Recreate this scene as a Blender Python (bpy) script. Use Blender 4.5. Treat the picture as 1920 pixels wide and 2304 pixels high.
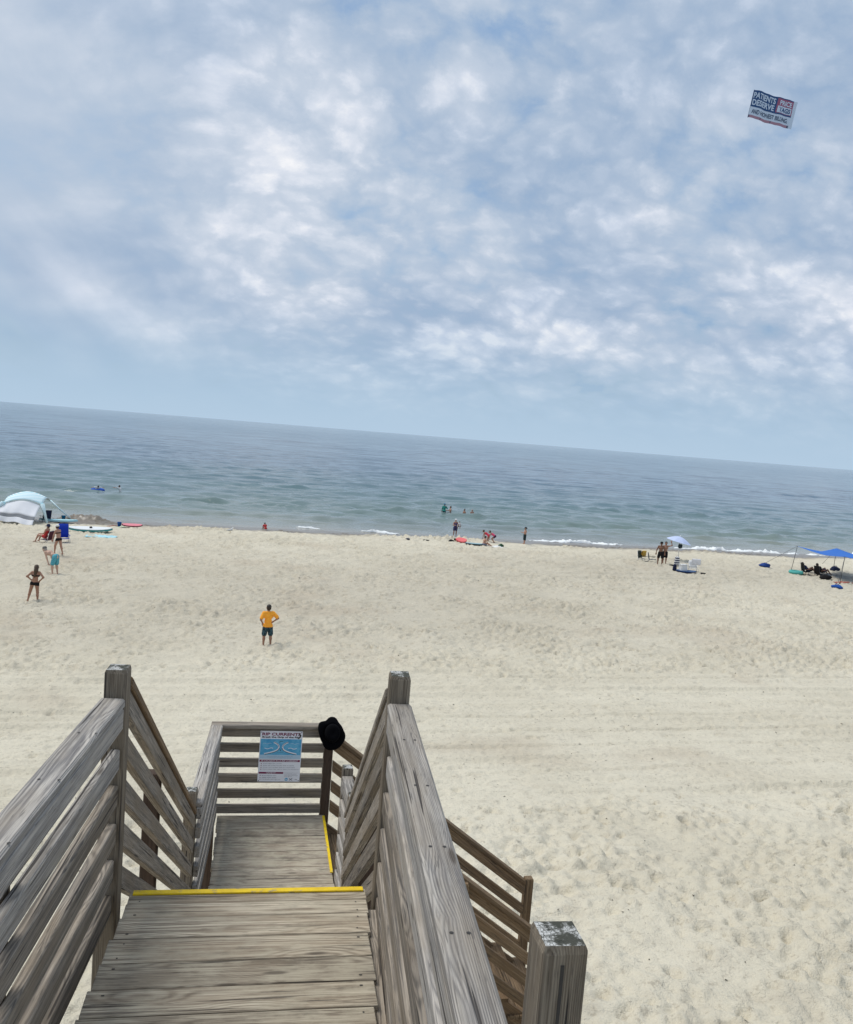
import bpy, bmesh, math, random
import numpy as np
from mathutils import Matrix, Vector
random.seed(7); rng = np.random.default_rng(11)
sc = bpy.context.scene
for o in list(bpy.data.objects): bpy.data.objects.remove(o)
R = math.radians
COL = sc.collection

# ------------------------------------------------------------------ camera
EYE = Vector((0, 0, 2.0))
ROLL, PITCH, YAW = R(4.606), R(5.094), R(7.0)
fw = Vector((math.sin(YAW)*math.cos(PITCH), math.cos(YAW)*math.cos(PITCH), -math.sin(PITCH)))
r0 = Vector((math.cos(YAW), -math.sin(YAW), 0)); u0 = r0.cross(fw)
rt = r0*math.cos(ROLL)+u0*math.sin(ROLL); up = u0*math.cos(ROLL)-r0*math.sin(ROLL)
cam = bpy.data.cameras.new('camera'); co = bpy.data.objects.new('camera', cam); COL.objects.link(co)
co.matrix_world = Matrix(((rt.x, up.x, -fw.x, EYE.x), (rt.y, up.y, -fw.y, EYE.y), (rt.z, up.z, -fw.z, EYE.z), (0, 0, 0, 1)))
cam.sensor_fit = 'HORIZONTAL'; cam.sensor_width = 36; cam.lens = 36
cam.clip_start = .05; cam.clip_end = 90000
sc.camera = co

# ------------------------------------------------------------------ sun, sky, exposure
SUN_EL, SUN_AZ = R(60), R(-62)            # azimuth from +Y, towards -X: over the sea, on the left
SUN_W, SKY_W, CLOUD_W = 2.2, .12, 1.0
sv = Vector((math.sin(SUN_AZ)*math.cos(SUN_EL), math.cos(SUN_AZ)*math.cos(SUN_EL), math.sin(SUN_EL)))
sl = bpy.data.lights.new('sun', 'SUN'); so = bpy.data.objects.new('sun', sl); COL.objects.link(so)
sl.energy = SUN_W; sl.angle = R(34); sl.color = (1, .965, .90)
so.rotation_euler = sv.to_track_quat('Z', 'Y').to_euler()
sc.view_settings.view_transform = 'Standard'; sc.view_settings.look = 'None'
sc.view_settings.exposure = 0.14; sc.view_settings.gamma = 1; sc.view_settings.use_curve_mapping = False
sc.cycles.max_bounces = 6; sc.cycles.diffuse_bounces = 3; sc.cycles.glossy_bounces = 3

class NT:
    def __init__(s, tree): s.t = tree; s.n = tree.nodes; s.l = tree.links
    def new(s, typ, **kw):
        n = s.n.new(typ)
        for k, v in kw.items(): setattr(n, k, v)
        return n
    def put(s, sock, v):
        if isinstance(v, bpy.types.NodeSocket): s.l.new(v, sock)
        elif isinstance(v, (tuple, list)) and len(v) == 3 and sock.type == 'RGBA': sock.default_value = (*v, 1)
        else: sock.default_value = v
    def math(s, op, a, b=0.0, c=None, clamp=False):
        n = s.new('ShaderNodeMath', operation=op, use_clamp=clamp); s.put(n.inputs[0], a); s.put(n.inputs[1], b)
        if c is not None: s.put(n.inputs[2], c)
        return n.outputs[0]
    def vmath(s, op, a, b=(0, 0, 0)):
        n = s.new('ShaderNodeVectorMath', operation=op); s.put(n.inputs[0], a)
        if op == 'SCALE': s.put(n.inputs[3], b)
        else: s.put(n.inputs[1], b)
        return n.outputs[0]
    def noise(s, vec, scale, detail=4, rough=.55, dist=0, color=False, dim='3D'):
        n = s.new('ShaderNodeTexNoise', noise_dimensions=dim); s.put(n.inputs['Vector'], vec); s.put(n.inputs['Scale'], scale)
        s.put(n.inputs['Detail'], detail); s.put(n.inputs['Roughness'], rough); s.put(n.inputs['Distortion'], dist)
        return n.outputs['Color' if color else 'Fac']
    def ramp(s, fac, stops, interp='LINEAR'):
        n = s.new('ShaderNodeValToRGB'); r = n.color_ramp; r.interpolation = interp
        while len(r.elements) < len(stops): r.elements.new(.5)
        for e, (p, c) in zip(r.elements, stops):
            e.position = p; e.color = (*c, 1) if isinstance(c, (tuple, list)) else (c, c, c, 1)
        s.put(n.inputs[0], fac); return n.outputs[0]
    def mix(s, fac, a, b, blend='MIX'):
        n = s.new('ShaderNodeMix', data_type='RGBA', blend_type=blend); s.put(n.inputs[0], fac)
        s.put(n.inputs[6], a); s.put(n.inputs[7], b); return n.outputs[2]
    def smooth(s, v, lo, hi):
        n = s.new('ShaderNodeMapRange', interpolation_type='SMOOTHSTEP'); s.put(n.inputs[0], v)
        s.put(n.inputs[1], lo); s.put(n.inputs[2], hi); return n.outputs[0]
    def comb(s, x, y, z):
        n = s.new('ShaderNodeCombineXYZ')
        for i, v in enumerate((x, y, z)): s.put(n.inputs[i], v)
        return n.outputs[0]
    def sep(s, v):
        n = s.new('ShaderNodeSeparateXYZ'); s.put(n.inputs[0], v); return n.outputs
    def bump(s, h, strength, dist, normal=None):
        n = s.new('ShaderNodeBump'); s.put(n.inputs['Height'], h); s.put(n.inputs['Strength'], strength); s.put(n.inputs['Distance'], dist)
        if normal: s.put(n.inputs['Normal'], normal)
        return n.outputs[0]

def build_world():
    w = bpy.data.worlds.new('World'); sc.world = w; w.cycles.sampling_method = 'MANUAL'; w.cycles.sample_map_resolution = 512; w.use_nodes = True
    N = NT(w.node_tree); N.n.clear()
    out = N.new('ShaderNodeOutputWorld')
    sky = N.new('ShaderNodeTexSky', sky_type='NISHITA', sun_disc=False)
    sky.sun_elevation = SUN_EL; sky.sun_rotation = SUN_AZ; sky.air_density = 1.2; sky.dust_density = 1.5
    b1 = N.new('ShaderNodeBackground'); N.l.new(sky.outputs[0], b1.inputs[0]); b1.inputs[1].default_value = SKY_W
    tc = N.new('ShaderNodeTexCoord').outputs['Generated']
    x, y, z = N.sep(tc)
    zz = N.math('POWER', N.math('ADD', N.math('MAXIMUM', z, 0.0), .26), .58)
    px = N.math('DIVIDE', x, zz); py = N.math('DIVIDE', y, zz)
    # cloud deck: coordinates turned so that its rolls run along the wind
    a = R(14); ca, sa = math.cos(a), math.sin(a)
    qx = N.math('SUBTRACT', N.math('MULTIPLY', px, ca), N.math('MULTIPLY', py, sa))
    qy = N.math('ADD', N.math('MULTIPLY', px, sa), N.math('MULTIPLY', py, ca))
    P = N.comb(px, N.math('MULTIPLY', py, 1.25), 3.1)
    warp = N.vmath('SCALE', N.vmath('SUBTRACT', N.noise(P, 2.2, 2, .5, color=True, dim='2D'), (.5, .5, .5)), .10)
    PW = N.vmath('ADD', P, warp)
    big = N.noise(PW, 2.6, 3, .5, dim='2D')
    puff = N.noise(PW, 6.0, 7, .58, dim='2D')
    PV = N.vmath('ADD', PW, N.vmath('SCALE', N.vmath('SUBTRACT', N.noise(PW, 15, 5, .65, color=True, dim='2D'), (.5, .5, .5)), .075))
    def clump(scale, off):
        v = N.new('ShaderNodeTexVoronoi', feature='SMOOTH_F1', voronoi_dimensions='2D'); N.put(v.inputs['Vector'], N.vmath('ADD', PV, off)); v.inputs['Scale'].default_value = scale
        v.inputs['Smoothness'].default_value = .55; return N.math('SUBTRACT', 1.0, v.outputs['Distance'])
    c1 = clump(10.5, (0, 0, 0)); c2 = clump(25.0, (3.1, 1.7, .5))
    puff2 = N.math('ADD', N.math('MULTIPLY', c1, .55), N.math('MULTIPLY', c2, .45))
    streak = N.noise(N.comb(N.math('MULTIPLY', qx, 4.2), N.math('MULTIPLY', qy, 1.1), 8.4), 1.0, 4, .48, dim='2D')
    side = N.smooth(px, -.62, .05)   # sheet cloud on the left, broken cloud on the right
    d1 = N.math('ADD', N.math('MULTIPLY', big, .55), N.math('ADD', N.math('MULTIPLY', puff, .50), N.math('MULTIPLY', puff2, .46)))
    d1 = N.math('MULTIPLY_ADD', N.math('SUBTRACT', d1, .835), 1.45, .525)
    d2 = N.math('ADD', N.math('MULTIPLY', streak, .80), N.math('ADD', N.math('MULTIPLY', big, .40), N.math('MULTIPLY', puff, .22)))
    d2 = N.math('MULTIPLY_ADD', N.math('SUBTRACT', d2, .71), 1.35, .48)
    mixd = N.new('ShaderNodeMix', data_type='FLOAT'); N.put(mixd.inputs[0], side); N.put(mixd.inputs[2], d2); N.put(mixd.inputs[3], d1)
    d = mixd.outputs[0]
    col = N.ramp(d, [(.06, (.24, .375, .58)), (.24, (.365, .47, .615)), (.42, (.445, .53, .65)), (.56, (.525, .595, .70)), (.69, (.64, .69, .78)), (.86, (.82, .835, .87))])
    shade = N.smooth(N.noise(N.vmath('ADD', P, (1.7, .4, 0)), 2.1, 3, .5, dim='2D'), .36, .62)
    col = N.mix(1.0, col, N.mix(shade, (.79, .845, .905), (1.02, 1.01, 1.0)), 'MULTIPLY')
    hz = N.smooth(z, .0, .15)
    hcol = N.ramp(z, [(0.0, (.415, .545, .68)), (.06, (.37, .51, .65)), (.3, (.42, .54, .68))])
    col = N.mix(hz, hcol, col)
    # the deck is thinner, so brighter, overhead
    b2 = N.new('ShaderNodeBackground'); N.l.new(col, b2.inputs[0])
    N.put(b2.inputs[1], CLOUD_W)
    m = N.new('ShaderNodeMixShader')
    N.put(m.inputs[0], N.math('SUBTRACT', 1.0, N.math('MULTIPLY', N.math('SUBTRACT', 1.0, N.smooth(d, .15, .36)), N.math('MULTIPLY', hz, .2))))
    N.l.new(b1.outputs[0], m.inputs[1]); N.l.new(b2.outputs[0], m.inputs[2]); N.l.new(m.outputs[0], out.inputs[0])
build_world()

# ------------------------------------------------------------------ helpers
def tag(o, label=None, cat=None, group=None, kind=None):
    if label: o['label'] = label
    if cat: o['category'] = cat
    if group: o['group'] = group
    if kind: o['kind'] = kind
    return o
def empty(name, loc, rz=0):
    o = bpy.data.objects.new(name, None); o.empty_display_size = .2; COL.objects.link(o); o.location = loc; o.rotation_euler = (0, 0, rz); return o
def link(name, me, mat=None, parent=None, loc=None, smooth=False):
    if mat is not None: me.materials.append(mat)
    if smooth: me.polygons.foreach_set('use_smooth', [True]*len(me.polygons))
    o = bpy.data.objects.new(name, me); COL.objects.link(o)
    if parent is not None: o.parent = parent
    if loc is not None: o.location = loc
    return o
def mesh_from(name, v, f):
    me = bpy.data.meshes.new(name); me.from_pydata([tuple(p) for p in v], [], [tuple(q) for q in f]); me.update(); return me
def bm_mesh(name, bm):
    bmesh.ops.recalc_face_normals(bm, faces=bm.faces)
    me = bpy.data.meshes.new(name); bm.to_mesh(me); bm.free(); return me
def frame(xa, up_hint):
    X = Vector(xa).normalized(); Z = Vector(up_hint); Z = (Z-X*Z.dot(X)).normalized(); Y = Z.cross(X); return X, Y, Z
def bm_box(bm, lo, hi, M=None):
    vs = [bm.verts.new(M @ Vector(c) if M else c) for c in [(x, y, z) for x in (lo[0], hi[0]) for y in (lo[1], hi[1]) for z in (lo[2], hi[2])]]
    for q in ((0, 1, 3, 2), (4, 6, 7, 5), (0, 4, 5, 1), (2, 3, 7, 6), (0, 2, 6, 4), (1, 5, 7, 3)): bm.faces.new([vs[i] for i in q])
    return vs
def bm_tube(bm, pts, r, n=8, cap=True):
    pts = [Vector(p) for p in pts]; rs = r if isinstance(r, (list, tuple)) else [r]*len(pts); rings = []
    for i, p in enumerate(pts):
        d = (pts[min(i+1, len(pts)-1)]-pts[max(i-1, 0)]).normalized()
        h = Vector((0, 0, 1)) if abs(d.z) < .9 else Vector((1, 0, 0))
        a = d.cross(h).normalized(); b = d.cross(a)
        rings.append([bm.verts.new(p+(a*math.cos(k*2*math.pi/n)+b*math.sin(k*2*math.pi/n))*rs[i]) for k in range(n)])
    for A, B in zip(rings, rings[1:]):
        for k in range(n): bm.faces.new((A[k], A[(k+1) % n], B[(k+1) % n], B[k]))
    if cap: bm.faces.new(rings[0][::-1]); bm.faces.new(rings[-1])
def tube(name, pts, r, mat, parent=None, n=8):
    bm = bmesh.new(); bm_tube(bm, pts, r, n); return link(name, bm_mesh(name, bm), mat, parent, smooth=True)
def lathe_bm(bm, prof, n=20, M=None):
    rings = []
    for r, z in prof:
        rings.append([bm.verts.new((M @ Vector((r*math.cos(k*2*math.pi/n), r*math.sin(k*2*math.pi/n), z))) if M else (r*math.cos(k*2*math.pi/n), r*math.sin(k*2*math.pi/n), z)) for k in range(n)])
    for A, B in zip(rings, rings[1:]):
        for k in range(n): bm.faces.new((A[k], A[(k+1) % n], B[(k+1) % n], B[k]))
    return rings
def grid_mesh(name, P):
    """P: rows x cols x 3 -> mesh with its own fast path"""
    r, c = P.shape[:2]; me = bpy.data.meshes.new(name)
    me.vertices.add(r*c); me.vertices.foreach_set('co', P.reshape(-1).astype(np.float32))
    i = (np.arange(r-1)[:, None]*c+np.arange(c-1)[None]).ravel()
    q = np.stack([i, i+1, i+c+1, i+c], 1).astype(np.int32)
    me.loops.add(q.size); me.loops.foreach_set('vertex_index', q.ravel())
    me.polygons.add(len(q)); me.polygons.foreach_set('loop_start', np.arange(0, q.size, 4, dtype=np.int32)); me.polygons.foreach_set('loop_total', np.full(len(q), 4, np.int32))
    me.polygons.foreach_set('use_smooth', np.ones(len(q), bool)); me.update(calc_edges=True); me.validate(); return me
def attr(me, name, a):
    at = me.attributes.new(name, 'FLOAT', 'POINT'); at.data.foreach_set('value', np.asarray(a, np.float32).ravel())

# ------------------------------------------------------------------ materials
def plain(name, col, rough=.7, var=.12, scale=14, spec=.3, bump=0.0, two=None, metallic=0):
    m = bpy.data.materials.new(name); m.use_nodes = True; N = NT(m.node_tree); b = N.n['Principled BSDF']
    tc = N.new('ShaderNodeTexCoord').outputs['Object']
    n = N.noise(tc, scale, 4, .6)
    c2 = two if two else tuple(c*(1-2.2*var) for c in col)
    N.put(b.inputs['Base Color'], N.mix(N.smooth(n, .35, .68), col, c2) if two else N.mix(N.math('MULTIPLY', n, 1.0), col, c2))
    b.inputs['Roughness'].default_value = rough; b.inputs['Specular IOR Level'].default_value = spec; b.inputs['Metallic'].default_value = metallic
    if bump: N.put(b.inputs['Normal'], N.bump(N.noise(tc, scale*4, 3, .6), bump, .01))
    return m
def striped(name, ca, cb, axis, period, duty=.5, rough=.75):
    m = bpy.data.materials.new(name); m.use_nodes = True; N = NT(m.node_tree); b = N.n['Principled BSDF']
    tc = N.new('ShaderNodeTexCoord').outputs['Object']; v = N.sep(tc)[axis]
    f = N.math('LESS_THAN', N.math('FRACT', N.math('DIVIDE', v, period)), duty)
    N.put(b.inputs['Base Color'], N.mix(f, cb, ca)); b.inputs['Roughness'].default_value = rough
    b.inputs['Specular IOR Level'].default_value = .2
    return m

def wood(name, light, dark, brown, brown_amt=.4, dirt=0.0, ring=260., bump=.55, crack=.5, lichen=0.0, sandy=0.0):
    m = bpy.data.materials.new(name); m.use_nodes = True; N = NT(m.node_tree); b = N.n['Principled BSDF']
    tc = N.new('ShaderNodeTexCoord').outputs['Object']
    rnd = N.new('ShaderNodeObjectInfo').outputs['Random']
    off = N.comb(N.math('MULTIPLY', rnd, 37.0), N.math('MULTIPLY', rnd, 11.0), N.math('MULTIPLY', rnd, 23.0))
    P = N.vmath('ADD', tc, off)
    x, y, z = N.sep(tc); X, Y, Z = N.sep(P)
    # knots: rare cells along the board
    vk = N.new('ShaderNodeTexVoronoi', feature='F1'); N.put(vk.inputs['Vector'], N.vmath('MULTIPLY', P, (2.1, 9.0, 9.0))); vk.inputs['Scale'].default_value = 1.0
    kd = vk.outputs['Distance']
    knot = N.math('SUBTRACT', 1.0, N.smooth(kd, .05, .13))
    kbend = N.math('SUBTRACT', 1.0, N.smooth(kd, .08, .48))
    # rings of the log cut through by the board
    lo = N.noise(N.vmath('MULTIPLY', P, (.55, 4, 4)), 1.0, 2, .5)
    wob = N.noise(N.vmath('MULTIPLY', P, (2.2, 26, 26)), 1.0, 3, .55)
    cy = N.math('ADD', y, N.math('MULTIPLY_ADD', rnd, .10, -.05)); cz = N.math('ADD', z, N.math('MULTIPLY_ADD', N.math('FRACT', N.math('MULTIPLY', rnd, 7.31)), .10, .05))
    rr = N.math('SQRT', N.math('ADD', N.math('MULTIPLY', cy, cy), N.math('MULTIPLY', cz, cz)))
    rr = N.math('ADD', rr, N.math('ADD', N.math('MULTIPLY', lo, .030), N.math('MULTIPLY', wob, .0045)))
    rr = N.math('ADD', rr, N.math('MULTIPLY', kbend, .012))
    grain = N.math('MULTIPLY_ADD', N.math('SINE', N.math('MULTIPLY', rr, ring*2*math.pi)), .5, .5)
    grain = N.math('POWER', grain, 1.7)
    fib = N.noise(N.vmath('MULTIPLY', P, (5, 170, 170)), 1.0, 4, .65)
    fib2 = N.noise(N.vmath('MULTIPLY', P, (1.6, 60, 60)), 1.0, 4, .6)
    cr = N.smooth(N.noise(N.vmath('MULTIPLY', P, (1.3, 62, 62)), 1.0, 2, .5, .25), .64, .69)
    dash = N.smooth(N.noise(N.vmath('MULTIPLY', P, (9, 135, 135)), 1.0, 3, .6), .60, .68)
    stain = N.smooth(N.noise(N.vmath('ADD', N.vmath('MULTIPLY', P, (.8, 14, 14)), (5, 5, 5)), 1.0, 4, .6), .50, .68)
    patch = N.noise(N.vmath('MULTIPLY', P, (1.8, 7, 7)), 1.0, 4, .6)
    g = N.math('ADD', N.math('MULTIPLY', grain, .17), N.math('ADD', N.math('MULTIPLY', fib, .72), N.math('MULTIPLY', fib2, .68)))
    col = N.mix(N.smooth(g, .50, .98), light, dark)
    col = N.mix(N.math('MULTIPLY', N.smooth(patch, .42, .68), brown_amt), col, brown)
    col = N.mix(N.math('MULTIPLY', stain, brown_amt*.8), col, tuple(c*.72 for c in brown))
    col = N.mix(N.math('MULTIPLY', dash, .55), col, tuple(c*.45 for c in dark))
    tone = N.math('MULTIPLY_ADD', N.math('FRACT', N.math('MULTIPLY', rnd, 13.7)), .42, .80)
    col = N.mix(1.0, col, N.comb(tone, tone, tone), 'MULTIPLY')
    if sandy:
        sn = N.noise(N.vmath('MULTIPLY', P, (6, 11, 6)), 1.0, 6, .65)
        wp = N.new('ShaderNodeNewGeometry').outputs['Normal']; nz = N.sep(wp)[2]
        col = N.mix(N.math('MULTIPLY', N.math('MULTIPLY', N.smooth(sn, .44, .66), N.smooth(nz, .7, .95)), sandy), col, (.46, .41, .31))
    if dirt:
        dn = N.noise(N.vmath('MULTIPLY', P, (5, 16, 16)), 1.0, 5, .65)
        col = N.mix(N.math('MULTIPLY', N.smooth(dn, .52, .72), dirt), col, (.07, .062, .05))
    col = N.mix(N.math('MULTIPLY', cr, crack), col, (.035, .03, .028))
    col = N.mix(N.math('MULTIPLY', knot, .75), col, (.07, .055, .042))
    if lichen:
        nz = N.sep(N.new('ShaderNodeNewGeometry').outputs['True Normal'])[2]
        ve = N.new('ShaderNodeTexVoronoi', feature='DISTANCE_TO_EDGE'); N.put(ve.inputs['Vector'], N.vmath('ADD', P, N.vmath('SCALE', N.noise(P, 60, 3, .6, color=True), .02))); ve.inputs['Scale'].default_value = 120
        ln = N.noise(P, 26, 4, .6)
        wht = N.math('MULTIPLY', N.smooth(ve.outputs['Distance'], .02, .10), N.smooth(ln, .42, .56))
        topc = N.mix(wht, (.05, .055, .045), (.62, .62, .60))
        col = N.mix(N.math('MULTIPLY', N.smooth(nz, .75, .92), lichen), col, topc)
    N.put(b.inputs['Base Color'], col); b.inputs['Roughness'].default_value = .82; b.inputs['Specular IOR Level'].default_value = .22
    h = N.math('SUBTRACT', N.math('MULTIPLY', N.math('ADD', N.math('MULTIPLY', grain, -.5), fib), .6), N.math('MULTIPLY', cr, 1.3))
    N.put(b.inputs['Normal'], N.bump(h, bump, .004))
    return m
W_DECK = wood('deck_wood', (.56, .49, .375), (.19, .155, .115), (.30, .235, .165), .55, .35, 190, .6, .75, sandy=.55)
W_LAND = wood('landing_wood', (.57, .50, .39), (.22, .18, .14), (.31, .25, .18), .5, .5, 190, .6, .7, sandy=.85)
W_CAP = wood('silver_cap_wood', (.53, .49, .435), (.18, .17, .165), (.32, .27, .21), .55, .15, 210, .8, .85)
W_RAIL = wood('grey_rail_wood', (.425, .365, .295), (.125, .112, .098), (.235, .185, .13), .6, .3, 200, .7, .8)
W_POST = wood('post_wood', (.325, .275, .21), (.105, .085, .065), (.20, .155, .105), .6, .4, 190, .8, .9, lichen=.9)
W_DARK = wood('dark_post_wood', (.125, .085, .06), (.05, .034, .026), (.09, .055, .035), .5, .3, 190, .5, .6)
W_BROWN = wood('brown_stair_wood', (.31, .215, .125), (.105, .068, .04), (.20, .125, .065), .6, .25, 200, .6, .7)
YELLOW = plain('yellow_edge_paint', (.86, .60, .012), .55, .10, 30, two=(.74, .50, .02))
def wear(m, worn, scale):
    N = NT(m.node_tree); b = N.n['Principled BSDF']; src = b.inputs['Base Color'].links[0].from_socket
    tc = N.new('ShaderNodeTexCoord').outputs['Object']; n = N.noise(N.vmath('MULTIPLY', tc, (scale, scale*2.2, scale*2)), 1.0, 5, .68)
    N.put(b.inputs['Base Color'], N.mix(N.math('MULTIPLY', N.smooth(n, .56, .66), .8), src, worn)); return m
wear(YELLOW, (.33, .27, .16), 16)
NAIL = plain('rusty_nail', (.05, .045, .04), .6)

# ------------------------------------------------------------------ beach terrain
SH = R(8.5); cs, sn = math.cos(SH), math.sin(SH)
KT = [-60, -30, -8, 0, 6, 9, 14, 20, 26, 34, 50, 60, 65, 68, 71, 73.5, 80, 100, 200]
KZ = [-.6, -1.0, -2.2, -2.9, -3.5, -3.75, -4.7, -5.6, -6.05, -6.2, -6.35, -6.36, -6.33, -6.45, -6.76, -7.0, -7.35, -8.3, -12]
_tt = np.arange(-60, 200, .25); _zz = np.interp(_tt, KT, KZ)
_k = np.exp(-.5*(np.arange(-24, 25)/7.)**2); _k /= _k.sum(); _zs = np.convolve(np.pad(_zz, 24, mode='edge'), _k, 'valid')
SEA_Z = -7.0
RES = .05; RX0, RX1, RY0, RY1 = -46., 78., 2., 84.
def spectral(shape, res, lo, hi, beta, ani=1.0):
    ky = np.fft.fftfreq(shape[0], res)[:, None]*ani; kx = np.fft.rfftfreq(shape[1], res)[None]
    k = np.sqrt(kx**2+ky**2); a = np.where((k > 1/hi) & (k < 1/lo), np.maximum(k, 1e-6)**(-beta), 0)
    f = np.fft.irfft2(a*np.exp(2j*np.pi*rng.random(k.shape)), shape); return (f/f.std()).astype(np.float32)
def make_relief():
    ny, nx = int((RY1-RY0)/RES), int((RX1-RX0)/RES)
    xs = RX0+np.arange(nx)*RES; ys = RY0+np.arange(ny)*RES
    T = (-xs[None]*sn+ys[:, None]*cs).astype(np.float32); S = (xs[None]*cs+ys[:, None]*sn).astype(np.float32)
    relief = np.zeros((ny, nx), np.float32)
    sm = lambda v, a, b: np.clip((v-a)/(b-a), 0, 1)**2*(3-2*np.clip((v-a)/(b-a), 0, 1))
    driven = sm(T, 13.2, 14.8)*(1-sm(T, 26.5, 28.5))
    wet = sm(T, 67.5, 70)
    low = spectral((ny, nx), RES, .8, 7, 1.2); mid = spectral((ny, nx), RES, .16, .9, .9)
    churn = np.clip(.75+.45*spectral((ny, nx), RES, 2.5, 14, 1.0), .15, 1.6)*(1-.72*driven)*(1-wet)
    # footprints
    stamps = 42000
    px = rng.uniform(RX0+1, RX1-1, stamps*3); py = RY0+1+(RY1-RY0-18)*rng.random(stamps*3)**.8
    keep = np.abs(px-py*.123) < 7+.62*py
    px, py = px[keep][:stamps], py[keep][:stamps]
    lowm = low
    for x, y in zip(px, py):
        t = -x*sn+y*cs
        if t > 69: continue
        cl = float(lowm[int((y-RY0)/RES), int((x-RX0)/RES)])
        if cl < rng.normal(-.35, .5): continue
        L = rng.uniform(.065, .165); Wd = L*rng.uniform(.42, .75); th = rng.normal(1.45, .7); d = rng.uniform(.045, .13)
        if 14 < t < 26.5 and rng.random() < .72: continue
        if t < 12: d *= .72
        j, i = int((x-RX0)/RES), int((y-RY0)/RES); n = int(L*2.4/RES)+1
        if i-n < 0 or j-n < 0 or i+n+1 > ny or j+n+1 > nx: continue
        g = np.arange(-n, n+1)*RES; c, s_ = math.cos(th), math.sin(th)
        u = (g[None]*c+g[:, None]*s_)/L; v = (-g[None]*s_+g[:, None]*c)/Wd; q = np.sqrt(u*u+v*v)
        relief[i-n:i+n+1, j-n:j+n+1] += (-d*np.exp(-(q/.85)**4)+.38*d*np.exp(-((q-1.35)/.38)**2)).astype(np.float32)
    relief *= (1-.45*driven)*(1-wet)
    relief += .038*mid*churn+.036*low*(1-.6*driven)*(1-.8*wet)
    # tyre tracks that run along the beach
    for t0, sl_, wd, dp in ((14.9, -.030, .26, .035), (17.6, -.006, .3, .03), (18.1, -.006, .10, .018), (19.6, .004, .3, .02), (21.3, .002, .3, .03), (22.9, .003, .26, .03), (23.4, .0, .1, .02), (24.3, -.004, .3, .026), (25.2, -.002, .25, .024), (26.1, .002, .35, .03), (15.9, -.012, .2, .02), (16.7, .008, .12, .02), (18.9, -.004, .12, .022), (20.5, .006, .12, .024), (22.1, -.003, .12, .022), (26.9, .001, .12, .024), (27.6, .003, .25, .02)):
        D = T-(t0+sl_*(S-8)+.10*np.sin(S*.21+t0)); q = np.abs(D)/wd
        fade = np.clip(.55+.5*np.sin(S*.13+t0*3.7)+.3*np.sin(S*.41+t0), .35, 1)
        relief += fade*2.6*dp*(-np.exp(-q**4)+.75*np.exp(-((q-1.35)/.3)**2))*(1+.12*np.sin(S*2*math.pi/.3))
    # two curving wheel ruts on the berm at the right
    for o in (0, 1.7):
        tc_ = 49.5+o+.010*np.clip(S-16, 0, 40)**2*.55; D = np.abs(T-tc_)/.33
        m_ = sm(S, 8, 14)*(1-sm(S, 36, 44)); relief += m_*.055*(-np.exp(-D**4)+.8*np.exp(-((D-1.4)/.35)**2))
    # dug and heaped sand at the berm edge
    for (s0, t0, a, b_, h) in ((19.5, 66.4, 2.6, 1.0, .20), (22.8, 67.2, 2.0, .8, .16), (28.8, 64.2, 2.6, 1.2, -.22), (30.5, 65.2, 2.0, .7, .15), (15.5, 66.8, 3.0, .8, .12), (1.0, 66.0, 4, 1.0, .10), (43, 66.6, 5, .9, .12), (-8.3, 68.2, 1.4, .8, .42), (-6.8, 67.9, 1.0, .7, .36)):
        relief += (h*np.exp(-((S-s0)/a)**2-((T-t0)/b_)**2)*(1+(.16 if h > .3 else .5)*mid)).astype(np.float32)
    return relief
RELIEF = make_relief()
def bil(x, y):
    x = np.asarray(x, float); y = np.asarray(y, float)
    fx = (x-RX0)/RES; fy = (y-RY0)/RES; ny, nx = RELIEF.shape
    ok = (fx > 1) & (fy > 1) & (fx < nx-3) & (fy < ny-3)
    fx = np.clip(fx, 1, nx-3); fy = np.clip(fy, 1, ny-3); i = fy.astype(int); j = fx.astype(int); a = fy-i; b = fx-j
    v = RELIEF[i, j]*(1-a)*(1-b)+RELIEF[i, j+1]*(1-a)*b+RELIEF[i+1, j]*a*(1-b)+RELIEF[i+1, j+1]*a*b
    return np.where(ok, v, 0)
def ground(x, y):
    t = -np.asarray(x)*sn+np.asarray(y)*cs
    return np.interp(t, _tt, _zs)+bil(x, y)
def gpt(x, y, dz=0): return Vector((x, y, float(ground(x, y))+dz))

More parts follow.
